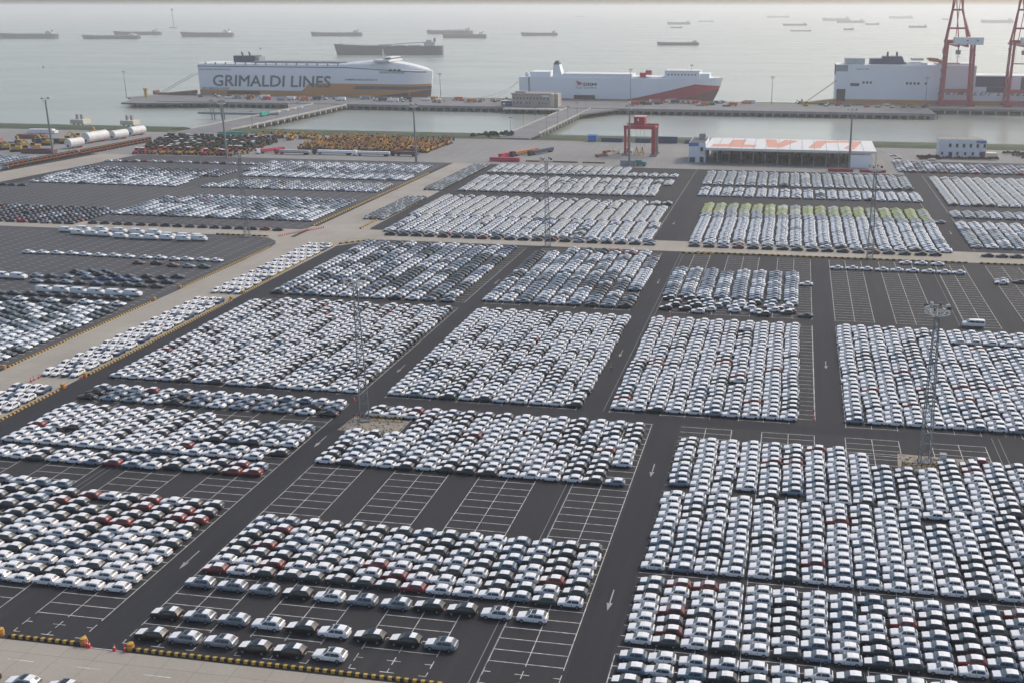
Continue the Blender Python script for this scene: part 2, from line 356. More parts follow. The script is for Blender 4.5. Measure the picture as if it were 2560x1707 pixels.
# ---------------------------------------------------------------- car geometry
def car_parts(L=4.15, W=1.78, Hh=1.53, kind='crossover'):
    """every part as (verts, faces, material); nose towards -x, wheels on z=0; the body's material is 'paint'"""
    sx, sy, sz = L/4.15, W/1.78, Hh/1.53
    if kind == 'van':
        ST = [(-2.05, .74, .32, .62, .60, .68), (-1.98, .84, .25, .85, .70, .90), (-1.55, .88, .22, 1.0, .76, 1.04), (-1.35, .88, .22, 1.03, .76, 1.09), (-.75, .88, .22, 1.05, .74, 1.50),
              (.6, .88, .22, 1.05, .76, 1.53), (1.7, .88, .22, 1.05, .76, 1.52), (2.0, .86, .25, 1.04, .74, 1.46), (2.05, .84, .3, .9, .74, 1.30)]
        cowl, roof0, roof1, rear = 3, 4, 6, 7
    elif kind == 'sedan':
        ST = [(-2.05, .70, .32, .58, .55, .62), (-1.95, .82, .24, .76, .66, .79), (-1.2, .87, .2, .88, .72, .92), (-.72, .88, .2, .92, .72, .97), (-.02, .88, .2, .94, .58, 1.43),
              (.5, .88, .2, .95, .59, 1.50), (.95, .88, .2, .97, .57, 1.44), (1.55, .86, .22, .98, .62, 1.05), (1.98, .82, .3, .95, .62, .99), (2.05, .74, .35, .6, .55, .62)]
        cowl, roof0, roof1, rear = 3, 4, 6, 7
    else:
        ST = [(-2.05, .70, .35, .62, .55, .66), (-1.97, .82, .25, .82, .66, .86), (-1.2, .87, .22, .94, .72, .99), (-.82, .88, .22, .97, .72, 1.03), (-.12, .88, .22, .99, .60, 1.47),
              (.6, .88, .22, 1.0, .62, 1.54), (1.52, .88, .22, 1.04, .58, 1.47), (1.94, .85, .25, 1.05, .66, 1.08), (2.02, .82, .33, .97, .64, 1.0), (2.06, .76, .38, .6, .6, .62)]
        cowl, roof0, roof1, rear = 3, 4, 6, 7
    ST = [(a*sx, b*sy, c*sz, d*sz, e*sy, f*sz) for a, b, c, d, e, f in ST]
    body = MB(); secs = []
    for x, hw, zb, zs, wr, zr in ST:
        half = [(0, zb), (hw*.88, zb), (hw, zb+.16*sz), (hw*1.0, (zs+zb)*.5+.05), (hw*.95, zs), (wr, zr), (0, zr+.03)]
        secs.append([(x, y, z) for y, z in half]+[(x, -y, z) for y, z in half[-2:0:-1]])
    n = len(secs[0])
    def mm(k, i): return 'trim_black' if i in (0, 1, n-1, n-2) else 'paint'
    body.loft(secs, mm, cap=True); body.m[-1] = body.m[-2] = 'paint'
    for s_ in (1, -1):                     # lamps set into the corners
        if kind != 'van':
            mxx = ST[cowl][0]+.28*sx; mz = ST[cowl][3]+.09*sz; ym = s_*(W/2*.93); body.box(mxx, min(ym, ym+s_*.2), mz, mxx+.12, max(ym, ym+s_*.2), mz+.14, 'paint')
            for xd in (ST[cowl][0]+.22*sx, .33*sx, 1.22*sx):
                ys = W/2*.985+.022; body.add([(xd, s_*ys, .36*sz), (xd+.028, s_*ys, .36*sz), (xd+.028, s_*(ys-.03), .93*sz), (xd, s_*(ys-.03), .93*sz)], [(0, 1, 2, 3)], 'trim_black')
            if s_ == 1:
                a0 = ST[0]; body.add([(a0[0]-.02, -a0[1]*.72, .36*sz), (a0[0]-.02, a0[1]*.72, .36*sz), (a0[0]-.02, a0[1]*.66, .52*sz), (a0[0]-.02, -a0[1]*.66, .52*sz)], [(0, 1, 2, 3)], 'trim_black')
                bz = ST[-1]; body.add([(bz[0]+.03, -.26, .44*sz), (bz[0]+.03, .26, .44*sz), (bz[0]+.03, .26, .56*sz), (bz[0]+.03, -.26, .56*sz)], [(0, 1, 2, 3)], 'film')
        a = ST[1]; y0, y1 = s_*a[1]*.62, s_*a[1]*.99
        body.add([(a[0]-.012, y0, a[3]-.17*sz), (a[0]-.012, y1*.97, a[3]-.15*sz), (a[0]-.012, y1*.95, a[3]-.03), (a[0]-.03, y0, a[3]-.06)], [(0, 1, 2, 3)], 'rim')
        if s_ == 1:
            c9 = ST[-3]; body.add([(c9[0]+.10, -c9[1]*.93, c9[3]-.30*sz), (c9[0]+.10, c9[1]*.93, c9[3]-.30*sz), (c9[0]+.075, c9[1]*.93, c9[3]-.14*sz), (c9[0]+.075, -c9[1]*.93, c9[3]-.14*sz)], [(0, 1, 2, 3)], 'trim_black')
        b_ = ST[-2]; body.add([(b_[0]+.06, s_*b_[1]*.60, b_[3]-.22*sz), (b_[0]+.06, s_*b_[1]*.98, b_[3]-.2*sz), (b_[0]+.03, s_*b_[1]*.97, b_[3]-.05), (b_[0]+.03, s_*b_[1]*.60, b_[3]-.06)], [(0, 1, 2, 3)], 'paint_red')
    out_ = {'body': body}
    def ysurf(x, z):
        k = max(i for i in range(len(ST)) if ST[i][0] <= x or i == 0); k = min(k, len(ST)-2)
        a, b = ST[k], ST[k+1]; t = (x-a[0])/(b[0]-a[0]); q = [a[i]+(b[i]-a[i])*t for i in range(6)]
        tt = min(1, max(0, (z-q[3])/(q[5]-q[3]))); return q[1]*.95+(q[4]-q[1]*.95)*tt
    c_, r0, r1, rr_ = ST[cowl], ST[roof0], ST[roof1], ST[rear]
    for nm, s_ in (('side_window', 1), ('side_window', -1)):
        w_ = MB(); zt = r0[5]-.09*sz; zb_ = c_[3]+.05*sz
        if kind == 'van': polys = [[(c_[0]+.08, zb_), (r0[0]+.02, zt), (r0[0]+.55*sx, zt), (r0[0]+.55*sx, zb_)]]
        else:
            xe = rr_[0]-(.30 if kind == 'crossover' else .18)*sx; xm = .33*sx
            polys = [[(c_[0]+.16*sx, zb_), (r0[0]+.04*sx, zt), (xm-.03, zt+.03*sz), (xm-.03, zb_)], [(xm+.03, zb_), (xm+.03, zt+.03*sz), (r1[0]-.16*sx, zt+.0*sz), (r1[0]+.04*sx, zb_+.10*sz), (r1[0]-.12*sx, zb_)]]
        for pl in polys: w_.add([(x, s_*(ysurf(x, z)+.030), z) for x, z in pl], [tuple(range(len(pl)))], 'window_glass')
        out_.setdefault('side_window', []).append(w_)
    def topquad(a, b, ta, tb, wa, wb, m, off=.016, n_=1):
        q = MB(); pts = []
        for st, t, ww in ((a, ta, wa), (a, tb, wb)):
            pass
        def pt(t, yf):
            x = a[0]+(b[0]-a[0])*t; hw = a[4]+(b[4]-a[4])*t; z = a[5]+(b[5]-a[5])*t
            nx = -(b[5]-a[5]); nz = (b[0]-a[0]); l_ = math.hypot(nx, nz); o_ = off
            return (x+nx/l_*o_, hw*yf, z+nz/l_*o_+.03*(1-abs(yf)))
        for y0, y1 in ((-1, 0), (0, 1)):
            q.add([pt(ta, y0*wa), pt(ta, y1*wa), pt(tb, y1*wb), pt(tb, y0*wb)], [(0, 1, 2, 3)], m)
        return q
    out_['windscreen'] = topquad(c_, r0, .06, .93, .95, .93, 'screen_glass')
    if kind != 'van': out_['rear_window'] = topquad(r1, rr_, .10, .86, .92, .90, 'window_glass')
    if kind == 'crossover':
        out_['bonnet_cover'] = topquad(ST[1], ST[2], .05, 1, .96, 1.0, 'film'); q = topquad(ST[2], c_, 0, .86, 1.0, .98, 'film')
        out_['bonnet_cover'].add(q.v, q.f, 'film')
        a = topquad(r0, ST[5], .04, 1, .96, .97, 'film'); b = topquad(ST[5], r1, 0, .97, .97, .96, 'film'); a.add(b.v, b.f, 'film'); out_['roof_cover'] = a
        if L > 4.6: out_['glass_roof'] = topquad(r0, ST[5], .12, 1, .78, .84, 'window_glass', .03); out_['rear_strip'] = topquad(ST[5], r1, .12, .95, .97, .97, 'film', .03)
    wh = []
    for wx in (-1.28*sx, 1.27*sx):
        for s_ in (1, -1):
            q = MB(); rw = .335*min(sx, 1.12)
            q.tube((wx, s_*(W/2-.20), rw), (wx, s_*(W/2+.012), rw), rw, 'tyre', 14); q.tube((wx, s_*(W/2-.05), rw), (wx, s_*(W/2+.022), rw), rw*.62, 'rim', 10)
            wh.append(q)
    out_['wheel'] = wh
    return out_

PAINTS = {'W': 'paint_white', 'D': 'paint_slate', 'B': 'paint_blue_grey', 'R': 'paint_red', 'N': 'paint_navy', 'S': 'paint_silver', 'K': 'paint_black', 'O': 'paint_brown', 'G': 'paint_green', 'C': 'cover', 'L': 'cover_lime', 'P': 'cover_pale'}
CNAME = {'W': 'white', 'D': 'dark slate', 'B': 'blue-grey', 'R': 'red', 'N': 'navy', 'S': 'silver', 'K': 'black', 'O': 'brown', 'G': 'dark green'}
# every parked car: (x, y, rz, paint, kind, block, col, row)
CARS = []
def pick(ws): 
    t = R.random()*sum(ws.values())
    for k, v in ws.items():
        t -= v
        if t <= 0: return k
    return k
def block(x0, y0, dx, dy, nc, nr, ws, kind='s', rz=0, skip=None, name=None, cols=None, jit=.10, runs=.35):
    last = None
    for i in range(nc):
        last = None
        for j in range(nr):
            x, y = x0+dx*i, y0+dy*j
            if skip and skip(i, j, x, y): continue
            if cols and j < len(cols) and i < len(cols[j]): c = cols[j][i]
            elif last and R.random() < runs and last != 'R': c = last
            else: c = pick(ws)
            last = c
            if R.random() < .004: continue
            CARS.append((x+R.gauss(0, jit*1.3), y+R.gauss(0, jit*.8), rz+R.gauss(0, .013), c, kind, name, i, j))
NEAR = dict(W=56, D=26, B=14, R=3.5); MID = dict(W=62, D=24, B=11, R=2.5)
A_ROWS = ['WWWWWWWWWWWWW', 'WWWDDWWWWDWWD', 'WWDWWWWDWWDWW', 'WWWWBWDWWDWWD', 'WWWBBBDDWWDWB', 'DDWBDWWWDWWDW', 'WWWWDWWWDWWWD', 'DDDRRDDBDWDDW', 'RRDDDDDDDDWDD', 'DRDRDWDRBBDWD', 'DDWRDWRDWDDWB', 'WWWWWWWWWWWWW']
block(-107.3, 133.0, -4.43, 2.92, 14, 11, NEAR, name='A', cols=A_ROWS)
block(-142.6, 165.5, -4.43, 2.92, 6, 1, NEAR, cols=['BBWBDW'])
B_ROWS = ['RWDDDDDDRWWWBDW', 'WWRWWDWRWWWDDWD', 'DDDDDWRWDDWDWRD', 'DRBWWDWWWWDBWDW', 'DDBWBWBDDBDBDDW', 'BRWDWDWDDDWBWDW', 'BBDDDDDBDWWBBDD']
block(-32.5, 141.3, -4.43, 2.88, 15, 7, NEAR, name='B', cols=[r[::-1] for r in B_ROWS])
def skC(i, j, x, y): return (i >= 12 and 6 <= j <= 8) or (i == 0 and j == 1)
block(-33, 185, -4.44, 2.9, 15, 11, NEAR, skip=skC)
block(-106.7, 191.3, -4.47, 2.85, 6, 4, NEAR); block(-133.2, 183.7, -4.47, 2.72, 9, 8, dict(W=75, D=14, B=9, R=3))
block(-106.7, 186.8, -4.47, 2.75, 6, 1, NEAR); block(-111.4, 184.0, -4.47, 2.75, 5, 1, NEAR)
block(-107.5, 176.8, -4.43, 2.95, 5, 2, dict(W=45, D=30, B=14, R=12)); block(-129.6, 176.2, -4.5, 2.7, 10, 2, dict(W=35, D=40, B=14, R=12)); block(-133.2, 183.7-2.7, -4.47, 2.7, 0, 0, NEAR)
block(-106.1, 209.4, -5.72, 3.1, 12, 2, dict(K=38, S=38, W=22), kind='m'); block(-106.4, 215.7, -4.5, 3, 15, 1, dict(W=80, R=8, B=10))
block(-49.9, 224.5, -4.53, 2.88, 11, 26, MID); block(-107.0, 224.4, -4.58, 2.88, 15, 26, dict(W=58, D=30, B=10, R=1.6), skip=lambda i, j, x, y: i > 12 and j > 24)
block(1.4, 224.7, -4.5, 2.88, 10, 26, dict(W=72, D=14, B=9, R=5))
block(16.4, 225.8, 4.52, 2.88, 13, 26, dict(W=76, D=14, B=7, R=4), skip=lambda i, j, x, y: i >= 7 and j == 21)
DW = dict(W=60, D=20, B=18, R=3)
block(-20.4, 123.2, 4.47, 3.0, 14, 3, DW, name='D')
block(-20.5, 133.5, 4.47, 2.69, 16, 7, DW, name='D2')
block(-20.6, 154.7, 4.47, 2.65, 19, 11, DW, skip=lambda i, j, x, y: i == 11 and j == 9, name='D3')
def skD(i, j, x, y):
    top = 208 if i < 8 else 205.4 if i == 8 else 200 if i < 12 else 205.5
    return y > top or (j == 0 and i in (0, 3, 5))
block(-20.4, 184.4, 4.56, 2.6, 19, 10, DW, skip=skD)
CARS.append((40.8, 207.2, 0, 'R', 's', None, 0, 0))
# beyond the first cross aisle: longer cars
BM = dict(W=38, S=34, D=16, B=6, K=4, R=2)
block(-51.5, 309.3, -5.63, 2.9, 9, 24, BM, kind='m', skip=lambda i, j, x, y: i == 0 and j in (5, 6)); block(-56, 380, -5.7, 3.6, 6, 2, dict(W=60, D=30, R=8), kind='m')
block(.7, 325, -5.72, 2.9, 8, 13, dict(S=60, W=35, D=8), kind='m')
block(-1.0, 309.2, -5.2, 3.7, 8, 4, dict(W=45, D=26, B=18, R=10), kind='s', jit=.9)
CARS += [(5.2, 308, 0, 'D', 'm', None, 0, 0), (5.6, 346, 0, 'W', 'm', None, 0, 0), (0.3, 311.8, 0, 'R', 's', None, 0, 0)]
block(-110.2, 306.2, -5.93, 2.95, 11, 27, dict(W=40, S=30, D=20, B=6, N=1), kind='m')
block(16.7, 371.2, 5.4, 3, 9, 1, dict(W=1), kind='m'); block(42.2, 383, 5.8, 3, 3, 1, dict(W=1), kind='m')
CARS += [(72.6, 359.5, 0, 'W', 'm', None, 0, 0), (73, 362.5, 0, 'S', 'm', None, 0, 0), (79, 361.5, 0, 'D', 'm', None, 0, 0)]
DK = dict(K=50, D=35, R=9, S=6)
block(-167, 398.6, 5.8, 3, 20, 1, DK, kind='m'); block(-38.4, 398.7, 5.85, 3, 17, 1, DK, kind='m'); block(74.6, 400.3, 5.3, 3, 12, 1, DK, kind='m'); block(-167, 402, 5.8, 3, 20, 1, dict(K=30, D=35, N=14, W=25, R=5), kind='m')
CV = dict(W=66, C=30, S=6, D=3, N=1.5); CC = dict(C=85, W=14)
block(-170.5, 405.5, 5.85, 2.9, 20, 12, CV, kind='m'); block(-172.5, 441, 5.85, 2.9, 20, 15, CC, kind='m', skip=lambda i, j, x, y: j > 12 and i > 17); block(-172.5, 485, 5.9, 2.9, 20, 2, dict(C=40, W=40, N=8, D=12), kind='m')
block(-171, 506.6, 5.85, 2.9, 18, 6, CC, kind='m'); block(-172, 524.6, 5.85, 2.9, 18, 5, dict(C=50, P=30, W=20), kind='m'); block(-172.5, 540, 5.85, 2.9, 19, 5, dict(C=40, W=40, D=12), kind='m')
block(-173.5, 567, 5.9, 2.9, 19, 3, CC, kind='m'); block(-174, 578, 5.9, 2.9, 14, 6, dict(C=70, W=30), kind='m')
block(-38.7, 405, 5.8, 2.9, 18, 2, dict(W=60, C=30, K=10), kind='m'); block(-39, 412, 5.8, 2.9, 18, 16, dict(W=92, S=6), kind='m'); block(-39.5, 459, 5.85, 2.9, 18, 3, dict(P=80, W=20), kind='m')
block(-40, 467.5, 5.85, 2.9, 18, 8, dict(L=66, P=22, C=12), kind='m', runs=.3); CARS.append((64.5, 462, 0, 'S', 'm', None, 0, 0))
block(-45.8, 512.8, 5.9, 2.9, 19, 8, dict(W=75, C=12, K=12), kind='m'); block(-46.6, 547, 5.9, 2.9, 19, 2, dict(D=30, W=60, P=10), kind='m'); block(-47, 553, 5.9, 2.9, 19, 12, dict(P=80, C=12), kind='m'); block(-47.4, 588, 5.9, 2.9, 19, 1, dict(W=80, D=20), kind='m')
block(73, 415, 5.8, 2.9, 13, 12, dict(P=50, W=30, S=20, N=3), kind='m'); block(73, 450, 5.8, 2.9, 13, 5, dict(W=80, C=20), kind='m'); block(74, 476, 5.8, 2.9, 13, 5, dict(P=80, W=20), kind='m')
block(76, 506.5, 5.8, 2.9, 13, 1, dict(W=50, N=15, D=35), kind='m'); block(76.5, 509.4, 5.8, 2.9, 13, 28, dict(C=96, W=4), kind='m')
block(61.5, 609, 5.9, 2.95, 14, 3, dict(D=30, R=20, S=25, W=20, N=8), kind='m'); block(61.5, 618, 5.9, 2.95, 14, 8, dict(S=40, W=22, D=32, R=4), kind='m', skip=lambda i, j, x, y: False); block(61.5, 642, 5.9, 2.95, 9, 4, dict(S=40, W=30, D=32), kind='m', skip=lambda i, j, x, y: i > 3 or (j > 1 and i > 0))
for x, y in ((62, 676), (64, 664), (84, 660)): CARS.append((x, y, 0, 'W', 'm', None, 0, 0))
# left lots
block(-316, 396.5, -5.9, 2.9, 12, 12, dict(D=55, K=25, S=20, R=3), kind='m', skip=lambda i, j, x, y: j > 9 and i == 0); block(-306, 398.9, 5.85, 3, 16, 1, DK, kind='m')
block(-214.5, 419.5, -5.9, 2.9, 17, 9, dict(W=52, S=38, D=10), kind='m', rz=math.pi, runs=.6); block(-214.8, 446, -5.9, 2.9, 17, 6, dict(S=45, D=32, W=20, N=3, R=3), kind='m', rz=math.pi); block(-215, 464, -5.9, 2.9, 15, 2, dict(S=50, W=40), kind='m')
block(-215, 494.5, -5.9, 2.9, 17, 3, dict(W=60, S=30), kind='m'); block(-215.3, 503.5, -5.9, 2.9, 16, 5, dict(P=50, S=30, O=5, W=15), kind='m')
block(-214, 531.5, -5.9, 2.9, 17, 5, dict(W=70, S=30), kind='m', rz=math.pi); block(-216, 546.5, -5.9, 2.9, 18, 7, dict(S=60, D=18, W=20), kind='m'); block(-217, 567.5, -5.9, 2.9, 18, 6, dict(S=45, W=50), kind='m')
block(-328.5, 493.5, -5.9, 2.9, 15, 5, dict(W=88, D=8), kind='m', rz=math.pi); block(-331.5, 508.5, -5.9, 2.9, 15, 6, dict(W=60, D=20, S=20), kind='m', rz=math.pi); block(-323, 527, -5.9, 2.9, 17, 3, dict(S=50, W=25, D=20), kind='m'); block(-323, 536.5, -5.9, 2.9, 17, 4, dict(D=50, S=50), kind='m')
block(-321, 572, -5.9, 3, 15, 1, dict(W=60, R=10, D=30), kind='m'); block(-403, 570, -5.9, 3, 4, 1, dict(W=50, D=50), kind='m'); block(-409, 481.5, -5.9, 3, 5, 1, DK, kind='m')
block(-463, 496, -5.9, 2.9, 16, 28, dict(S=55, W=45), kind='m', rz=math.pi, skip=lambda i, j, x, y: x > -466-(560-y)*-.02 and y < 520)
for r_ in ([(330, 300), (490, 305), (660, 310), (830, 315), (980, 325), (1150, 335), (1320, 340), (1480, 350), (1680, 360), (1850, 365)],):
    for X, Y in r_: x, y = P('X1', X, Y, 1.45); CARS.append((x, y, math.pi, 'W', 'm', None, 0, 0))
for X, Y in [(170, 380), (310, 380), (490, 385), (650, 395)]: x, y = P('X2', X, Y, 1.45); CARS.append((x, y, math.pi, 'W', 'm', None, 0, 0))
for k, X, Y, c in [('X1', 1600, 420, 'O'), ('X1', 1810, 425, 'K'), ('X2', 150, 450, 'O'), ('X2', 330, 460, 'S'), ('X2', 510, 465, 'G'), ('X1', 880, 525, 'K'), ('X1', 1060, 520, 'D'), ('X1', 1220, 525, 'D'), ('X1', 960, 545, 'S'), ('X1', 1150, 555, 'D'), ('X1', 1320, 570, 'K'), ('X1', 1500, 580, 'K'), ('X1', 1700, 580, 'K'), ('X1', 1880, 590, 'K'), ('X2', 210, 580, 'D'),
  ('X1', 1010, 590, 'B'), ('X1', 1210, 600, 'N'), ('X1', 1390, 610, 'N'), ('X1', 1550, 620, 'B'), ('X1', 1750, 630, 'K'), ('X2', 90, 640, 'D'), ('X1', 420, 630, 'S'), ('X1', 590, 635, 'D'), ('X1', 760, 640, 'S'), ('X1', 930, 650, 'K'), ('X1', 1110, 660, 'N'), ('X1', 1290, 660, 'D'), ('X1', 1470, 670, 'D'), ('X1', 1630, 680, 'D'), ('X1', 1810, 690, 'D'), ('X1', 420, 570, 'S'), ('X1', 590, 575, 'D'), ('X1', 770, 580, 'S')]:
    x, y = P(k, X, Y, 1.45); CARS.append((x, y, math.pi, c, 'm', None, 0, 0))
block(-214.3, 290, -5.9, 3, 16, 1, dict(K=60, D=40), kind='m', rz=math.pi); block(-213.2, 284, -5.9, 3, 16, 1, dict(W=80, D=15), kind='m', rz=math.pi, skip=lambda i, j, x, y: i == 8)
block(-212.2, 278.5, -5.9, 3, 16, 1, dict(W=65, S=25, D=10), kind='m', rz=math.pi)
block(-212.2, 223.5, -5.9, 2.88, 17, 19, dict(W=45, S=22, D=33), kind='m', rz=math.pi, skip=lambda i, j, x, y: (i, j) in ((4, 5), (5, 5), (2, 3)), jit=.25)
# four abreast on the service road, facing the viewer
def lane(y0, y1, ws, dy=5.7, kind='l'):
    y = y0
    while y < y1:
        for x in (-190.8, -188.1, -185.4, -182.7): CARS.append((x+R.gauss(0, .06), y+R.gauss(0, .15), math.pi/2, pick(ws), kind, None, 0, 0))
        y += dy
LN = dict(W=80, N=20)
lane(166, 213, LN); lane(223.8, 294, LN); lane(304.5, 377, LN); lane(430, 483, dict(S=40, D=60), 3.9, 'm'); lane(507, 592, dict(S=40, D=60), 3.9, 'm')

# ---------------------------------------------------------------- nearest 300 crossovers as things, the rest as one mass
def seen(x, y, z=.8):
    a, b, c = px(x, y, z); return -70 < a < 2630 and -20 < b < 1760
vis = [c for c in CARS if seen(c[0], c[1])]
near = sorted([c for c in vis if c[4] == 's' and c[5]], key=lambda c: px(c[0], c[1])[2] if -20 < px(c[0], c[1], .8)[0] < 2580 and px(c[0], c[1], .8)[1] < 1725 else 1e9)[:300]
near_ids = set(id(c) for c in near)
geo_s = car_parts(); geo_m = car_parts(4.85, 1.86, 1.55, 'sedan'); geo_big = car_parts(4.95, 1.95, 1.72)
def finish(mesh_mb, paint):
    q = MB(); q.v = mesh_mb.v; q.f = mesh_mb.f; q.m = [PAINTS[paint] if k == 'paint' else k for k in mesh_mb.m]; return q
NB = {k: finish(geo_s['body'], k).mesh('crossover_body_'+CNAME[k], 34) for k in 'WDBR'}
proto = thing('crossover', 'x', 'car', group='compact crossovers parked bumper to bumper')
child(proto, 'body', NB['W'])
for q in geo_s['side_window']: child(proto, 'side_window', q)
for k in ('windscreen', 'rear_window', 'bonnet_cover', 'roof_cover'): child(proto, k, geo_s[k])
for q in geo_s['wheel']: child(proto, 'wheel', q, 40)
ORD = ['', 'first', 'second', 'third', 'fourth', 'fifth', 'sixth', 'seventh', 'eighth', 'ninth', 'tenth', 'eleventh', 'twelfth', 'thirteenth', 'fourteenth', 'fifteenth', 'sixteenth', 'seventeenth', 'eighteenth', 'nineteenth', 'twentieth']
for k_ in range(21, 60): ORD.append(('twenty-','thirty-','forty-','fifty-')[k_//10-2].rstrip('-' if k_ % 10 == 0 else '')+('' if k_ % 10 == 0 else ORD[k_ % 10]) if k_ % 10 else ('thirtieth', 'fortieth', 'fiftieth')[k_//10-3])
drow = {'D': 0, 'D2': 3, 'D3': 10}
first = True
for c in near:
    x, y, rz, col, kd, nm, i, j = c
    side, blk, row = ('right', 'left front block', j+1) if nm == 'A' else ('right', 'middle front block', j+1) if nm == 'B' else ('left', 'right front block', drow[nm]+j+1)
    lab = f'{CNAME[col]} crossover, {ORD[i+1]} from the {side}, {ORD[row]} row of the {blk}'
    if nm[0] == 'D': lab = f'{CNAME[col]} crossover, {ORD[i+1]} from the lane in {ORD[row]} row up, right block'
    if first: o = proto; o.location = (x, y, 0); o.rotation_euler = (0, 0, rz); o['label'] = lab; KIDS[o.name][0][0].data = NB[col]; first = False
    else: dup(proto, (x, y, 0), rz, lab, swap={proto_body: NB[col]})
    proto_body = KIDS[proto.name][0][0].data.name

# the mass of parked cars: one mesh
def pack(geo, film=True):
    tot = MB()
    for k, q in geo.items():
        if k in ('bonnet_cover', 'roof_cover') and not film: continue
        for m_ in (q if isinstance(q, list) else [q]): tot.add(m_.v, m_.f, 'x'); tot.m[-len(m_.f):] = m_.m
    v = np.array(tot.v, np.float32); lens = np.array([len(f) for f in tot.f]); idx = np.array([i for f in tot.f for i in f]); return v, lens, idx, tot.m
def lowwheels(geo):
    wh = []
    for q in geo['wheel']:
        xs = np.array(q.v[:28]); c0 = xs[:14].mean(0); c1 = xs[14:].mean(0); r_ = float(np.linalg.norm(xs[0]-c0)); n_ = MB(); n_.tube(c0, c1, r_, 'tyre', 8); wh.append(n_)
    g2 = dict(geo); g2['wheel'] = wh; return g2
def fix(name, geo, film): return pack(lowwheels(geo), film)
TPL = {'s': fix('s', geo_s, True), 'm': fix('m', geo_m, False)}
TPL['l'] = TPL['s'][:3]+(['window_glass' if k == 'screen_glass' else k for k in TPL['s'][3]],)
ALLM = ['paint_white', 'paint_slate', 'paint_blue_grey', 'paint_red', 'paint_navy', 'paint_silver', 'paint_black', 'paint_brown', 'paint_green', 'cover', 'cover_lime', 'cover_pale', 'film', 'window_glass', 'screen_glass', 'tyre', 'rim', 'trim_black']
MI = {k: i for i, k in enumerate(ALLM)}
V_, L_, I_, M_ = [], [], [], []; off = 0
for c in vis:
    if id(c) in near_ids: continue
    x, y, rz, col, kd = c[:5]; v, lens, idx, ms = TPL[kd]
    cs, sn = math.cos(rz), math.sin(rz); q = v.copy(); s_ = R.uniform(.97, 1.03)
    q[:, 0] = (v[:, 0]*cs-v[:, 1]*sn)*s_+x; q[:, 1] = (v[:, 0]*sn+v[:, 1]*cs)+y; q[:, 2] = v[:, 2]*R.uniform(.96, 1.05)
    V_.append(q); L_.append(lens); I_.append(idx+off); off += len(v)
    p_ = PAINTS[col]
    if col in 'CLP': M_ += [MI[p_] if k not in ('tyre', 'trim_black', 'window_glass') else MI['tyre' if k == 'tyre' else ('trim_black' if k == 'trim_black' else ('cover_pale' if col != 'P' else 'screen_glass'))] for k in ms]
    else: M_ += [MI[p_ if k == 'paint' else k] for k in ms]
V_ = np.concatenate(V_); L_ = np.concatenate(L_); I_ = np.concatenate(I_)
me = bpy.data.meshes.new('parked_cars'); me.vertices.add(len(V_)); me.vertices.foreach_set('co', V_.ravel())
me.loops.add(len(I_)); me.loops.foreach_set('vertex_index', I_.astype(np.int32)); me.polygons.add(len(L_))
me.polygons.foreach_set('loop_start', np.concatenate([[0], np.cumsum(L_)[:-1]]).astype(np.int32)); me.polygons.foreach_set('loop_total', L_.astype(np.int32))
for k in ALLM: me.materials.append(MATS[k])
me.polygons.foreach_set('material_index', np.array(M_, np.int32)); me.update(calc_edges=True); me.validate()
tag(link('parked_cars', me), 'thousands of parked white, grey and dark cars filling the lot to the yard', 'cars', kind='stuff')
print('CARS', len(vis), 'faces', len(L_))

# ---------------------------------------------------------------- large cars in the three front rows
def big_car(col):
    t = thing('large_suv', 'x', 'suv', group='large glass-roofed cars spaced out in the front rows')
    child(t, 'body', finish(geo_big['body'], col), 34)
    for q in geo_big['side_window']: child(t, 'side_window', q)
    child(t, 'windscreen', geo_big['windscreen']); child(t, 'rear_window', geo_big['rear_window']); child(t, 'bonnet_cover', geo_big['bonnet_cover'])
    child(t, 'roof_cover', geo_big['rear_strip']); child(t, 'glass_roof', geo_big['glass_roof'])
    for s_ in (1, -1):
        rl = MB(); rl.tube((-.2, s_*.68, 1.66), (.7, s_*.69, 1.745), .025, 'rim', 5); rl.tube((.7, s_*.69, 1.745), (1.5, s_*.65, 1.67), .025, 'rim', 5)
        child(t, 'roof_rail', rl)
    for q in geo_big['wheel']: child(t, 'wheel', q, 40)
    return t
bigs = {}
SR = [('third', 'SSSKWSSKKWW', [('J', x, y) for x, y in [(1350, 635), (1570, 660), (1790, 685), (2020, 710), (2240, 735)]]+[('K', x, y) for x, y in [(140, 760), (370, 785), (600, 800), (825, 825), (1060, 850), (1305, 875)]]),
      ('second', 'KSSWKWKKS', [('J', x, y) for x, y in [(1120, 850), (1345, 870), (1580, 895), (1815, 925), (2050, 950), (2270, 980)]]+[('K', x, y) for x, y in [(190, 1010), (435, 1035), (680, 1065)]]),
      ('front', 'KSSKKW', [('J', x, y) for x, y in [(1015, 995), (1245, 1020), (1490, 1045), (1725, 1085), (1965, 1110), (2240, 1140)]])]
SP = []
for nm, cs_, pts in SR:
    for i, ((k, X, Y), c) in enumerate(zip(pts, cs_)):
        x, y = P(k, X, Y); SP.append((x, y+.98, c, f'{CNAME[c]} glass-roofed large car, {ORD[i+1]} from the left in the {nm} spaced-out row'))
for i, (x, c) in enumerate(((-111.2, 'K'), (-104.7, 'S'), (-98.3, 'K'))):
    SP.append((x, 108.4, c, f'{("black", "silver", "black")[i]} large car {("cut by the corner", "second from the corner", "third from the corner")[i]} on the concrete road at the bottom left'))
for x, y, c, lab in SP:
    if c not in bigs: t = bigs[c] = big_car(c); t.location = (x, y, 0); t['label'] = lab
    else: dup(bigs[c], (x, y, 0), 0, lab)

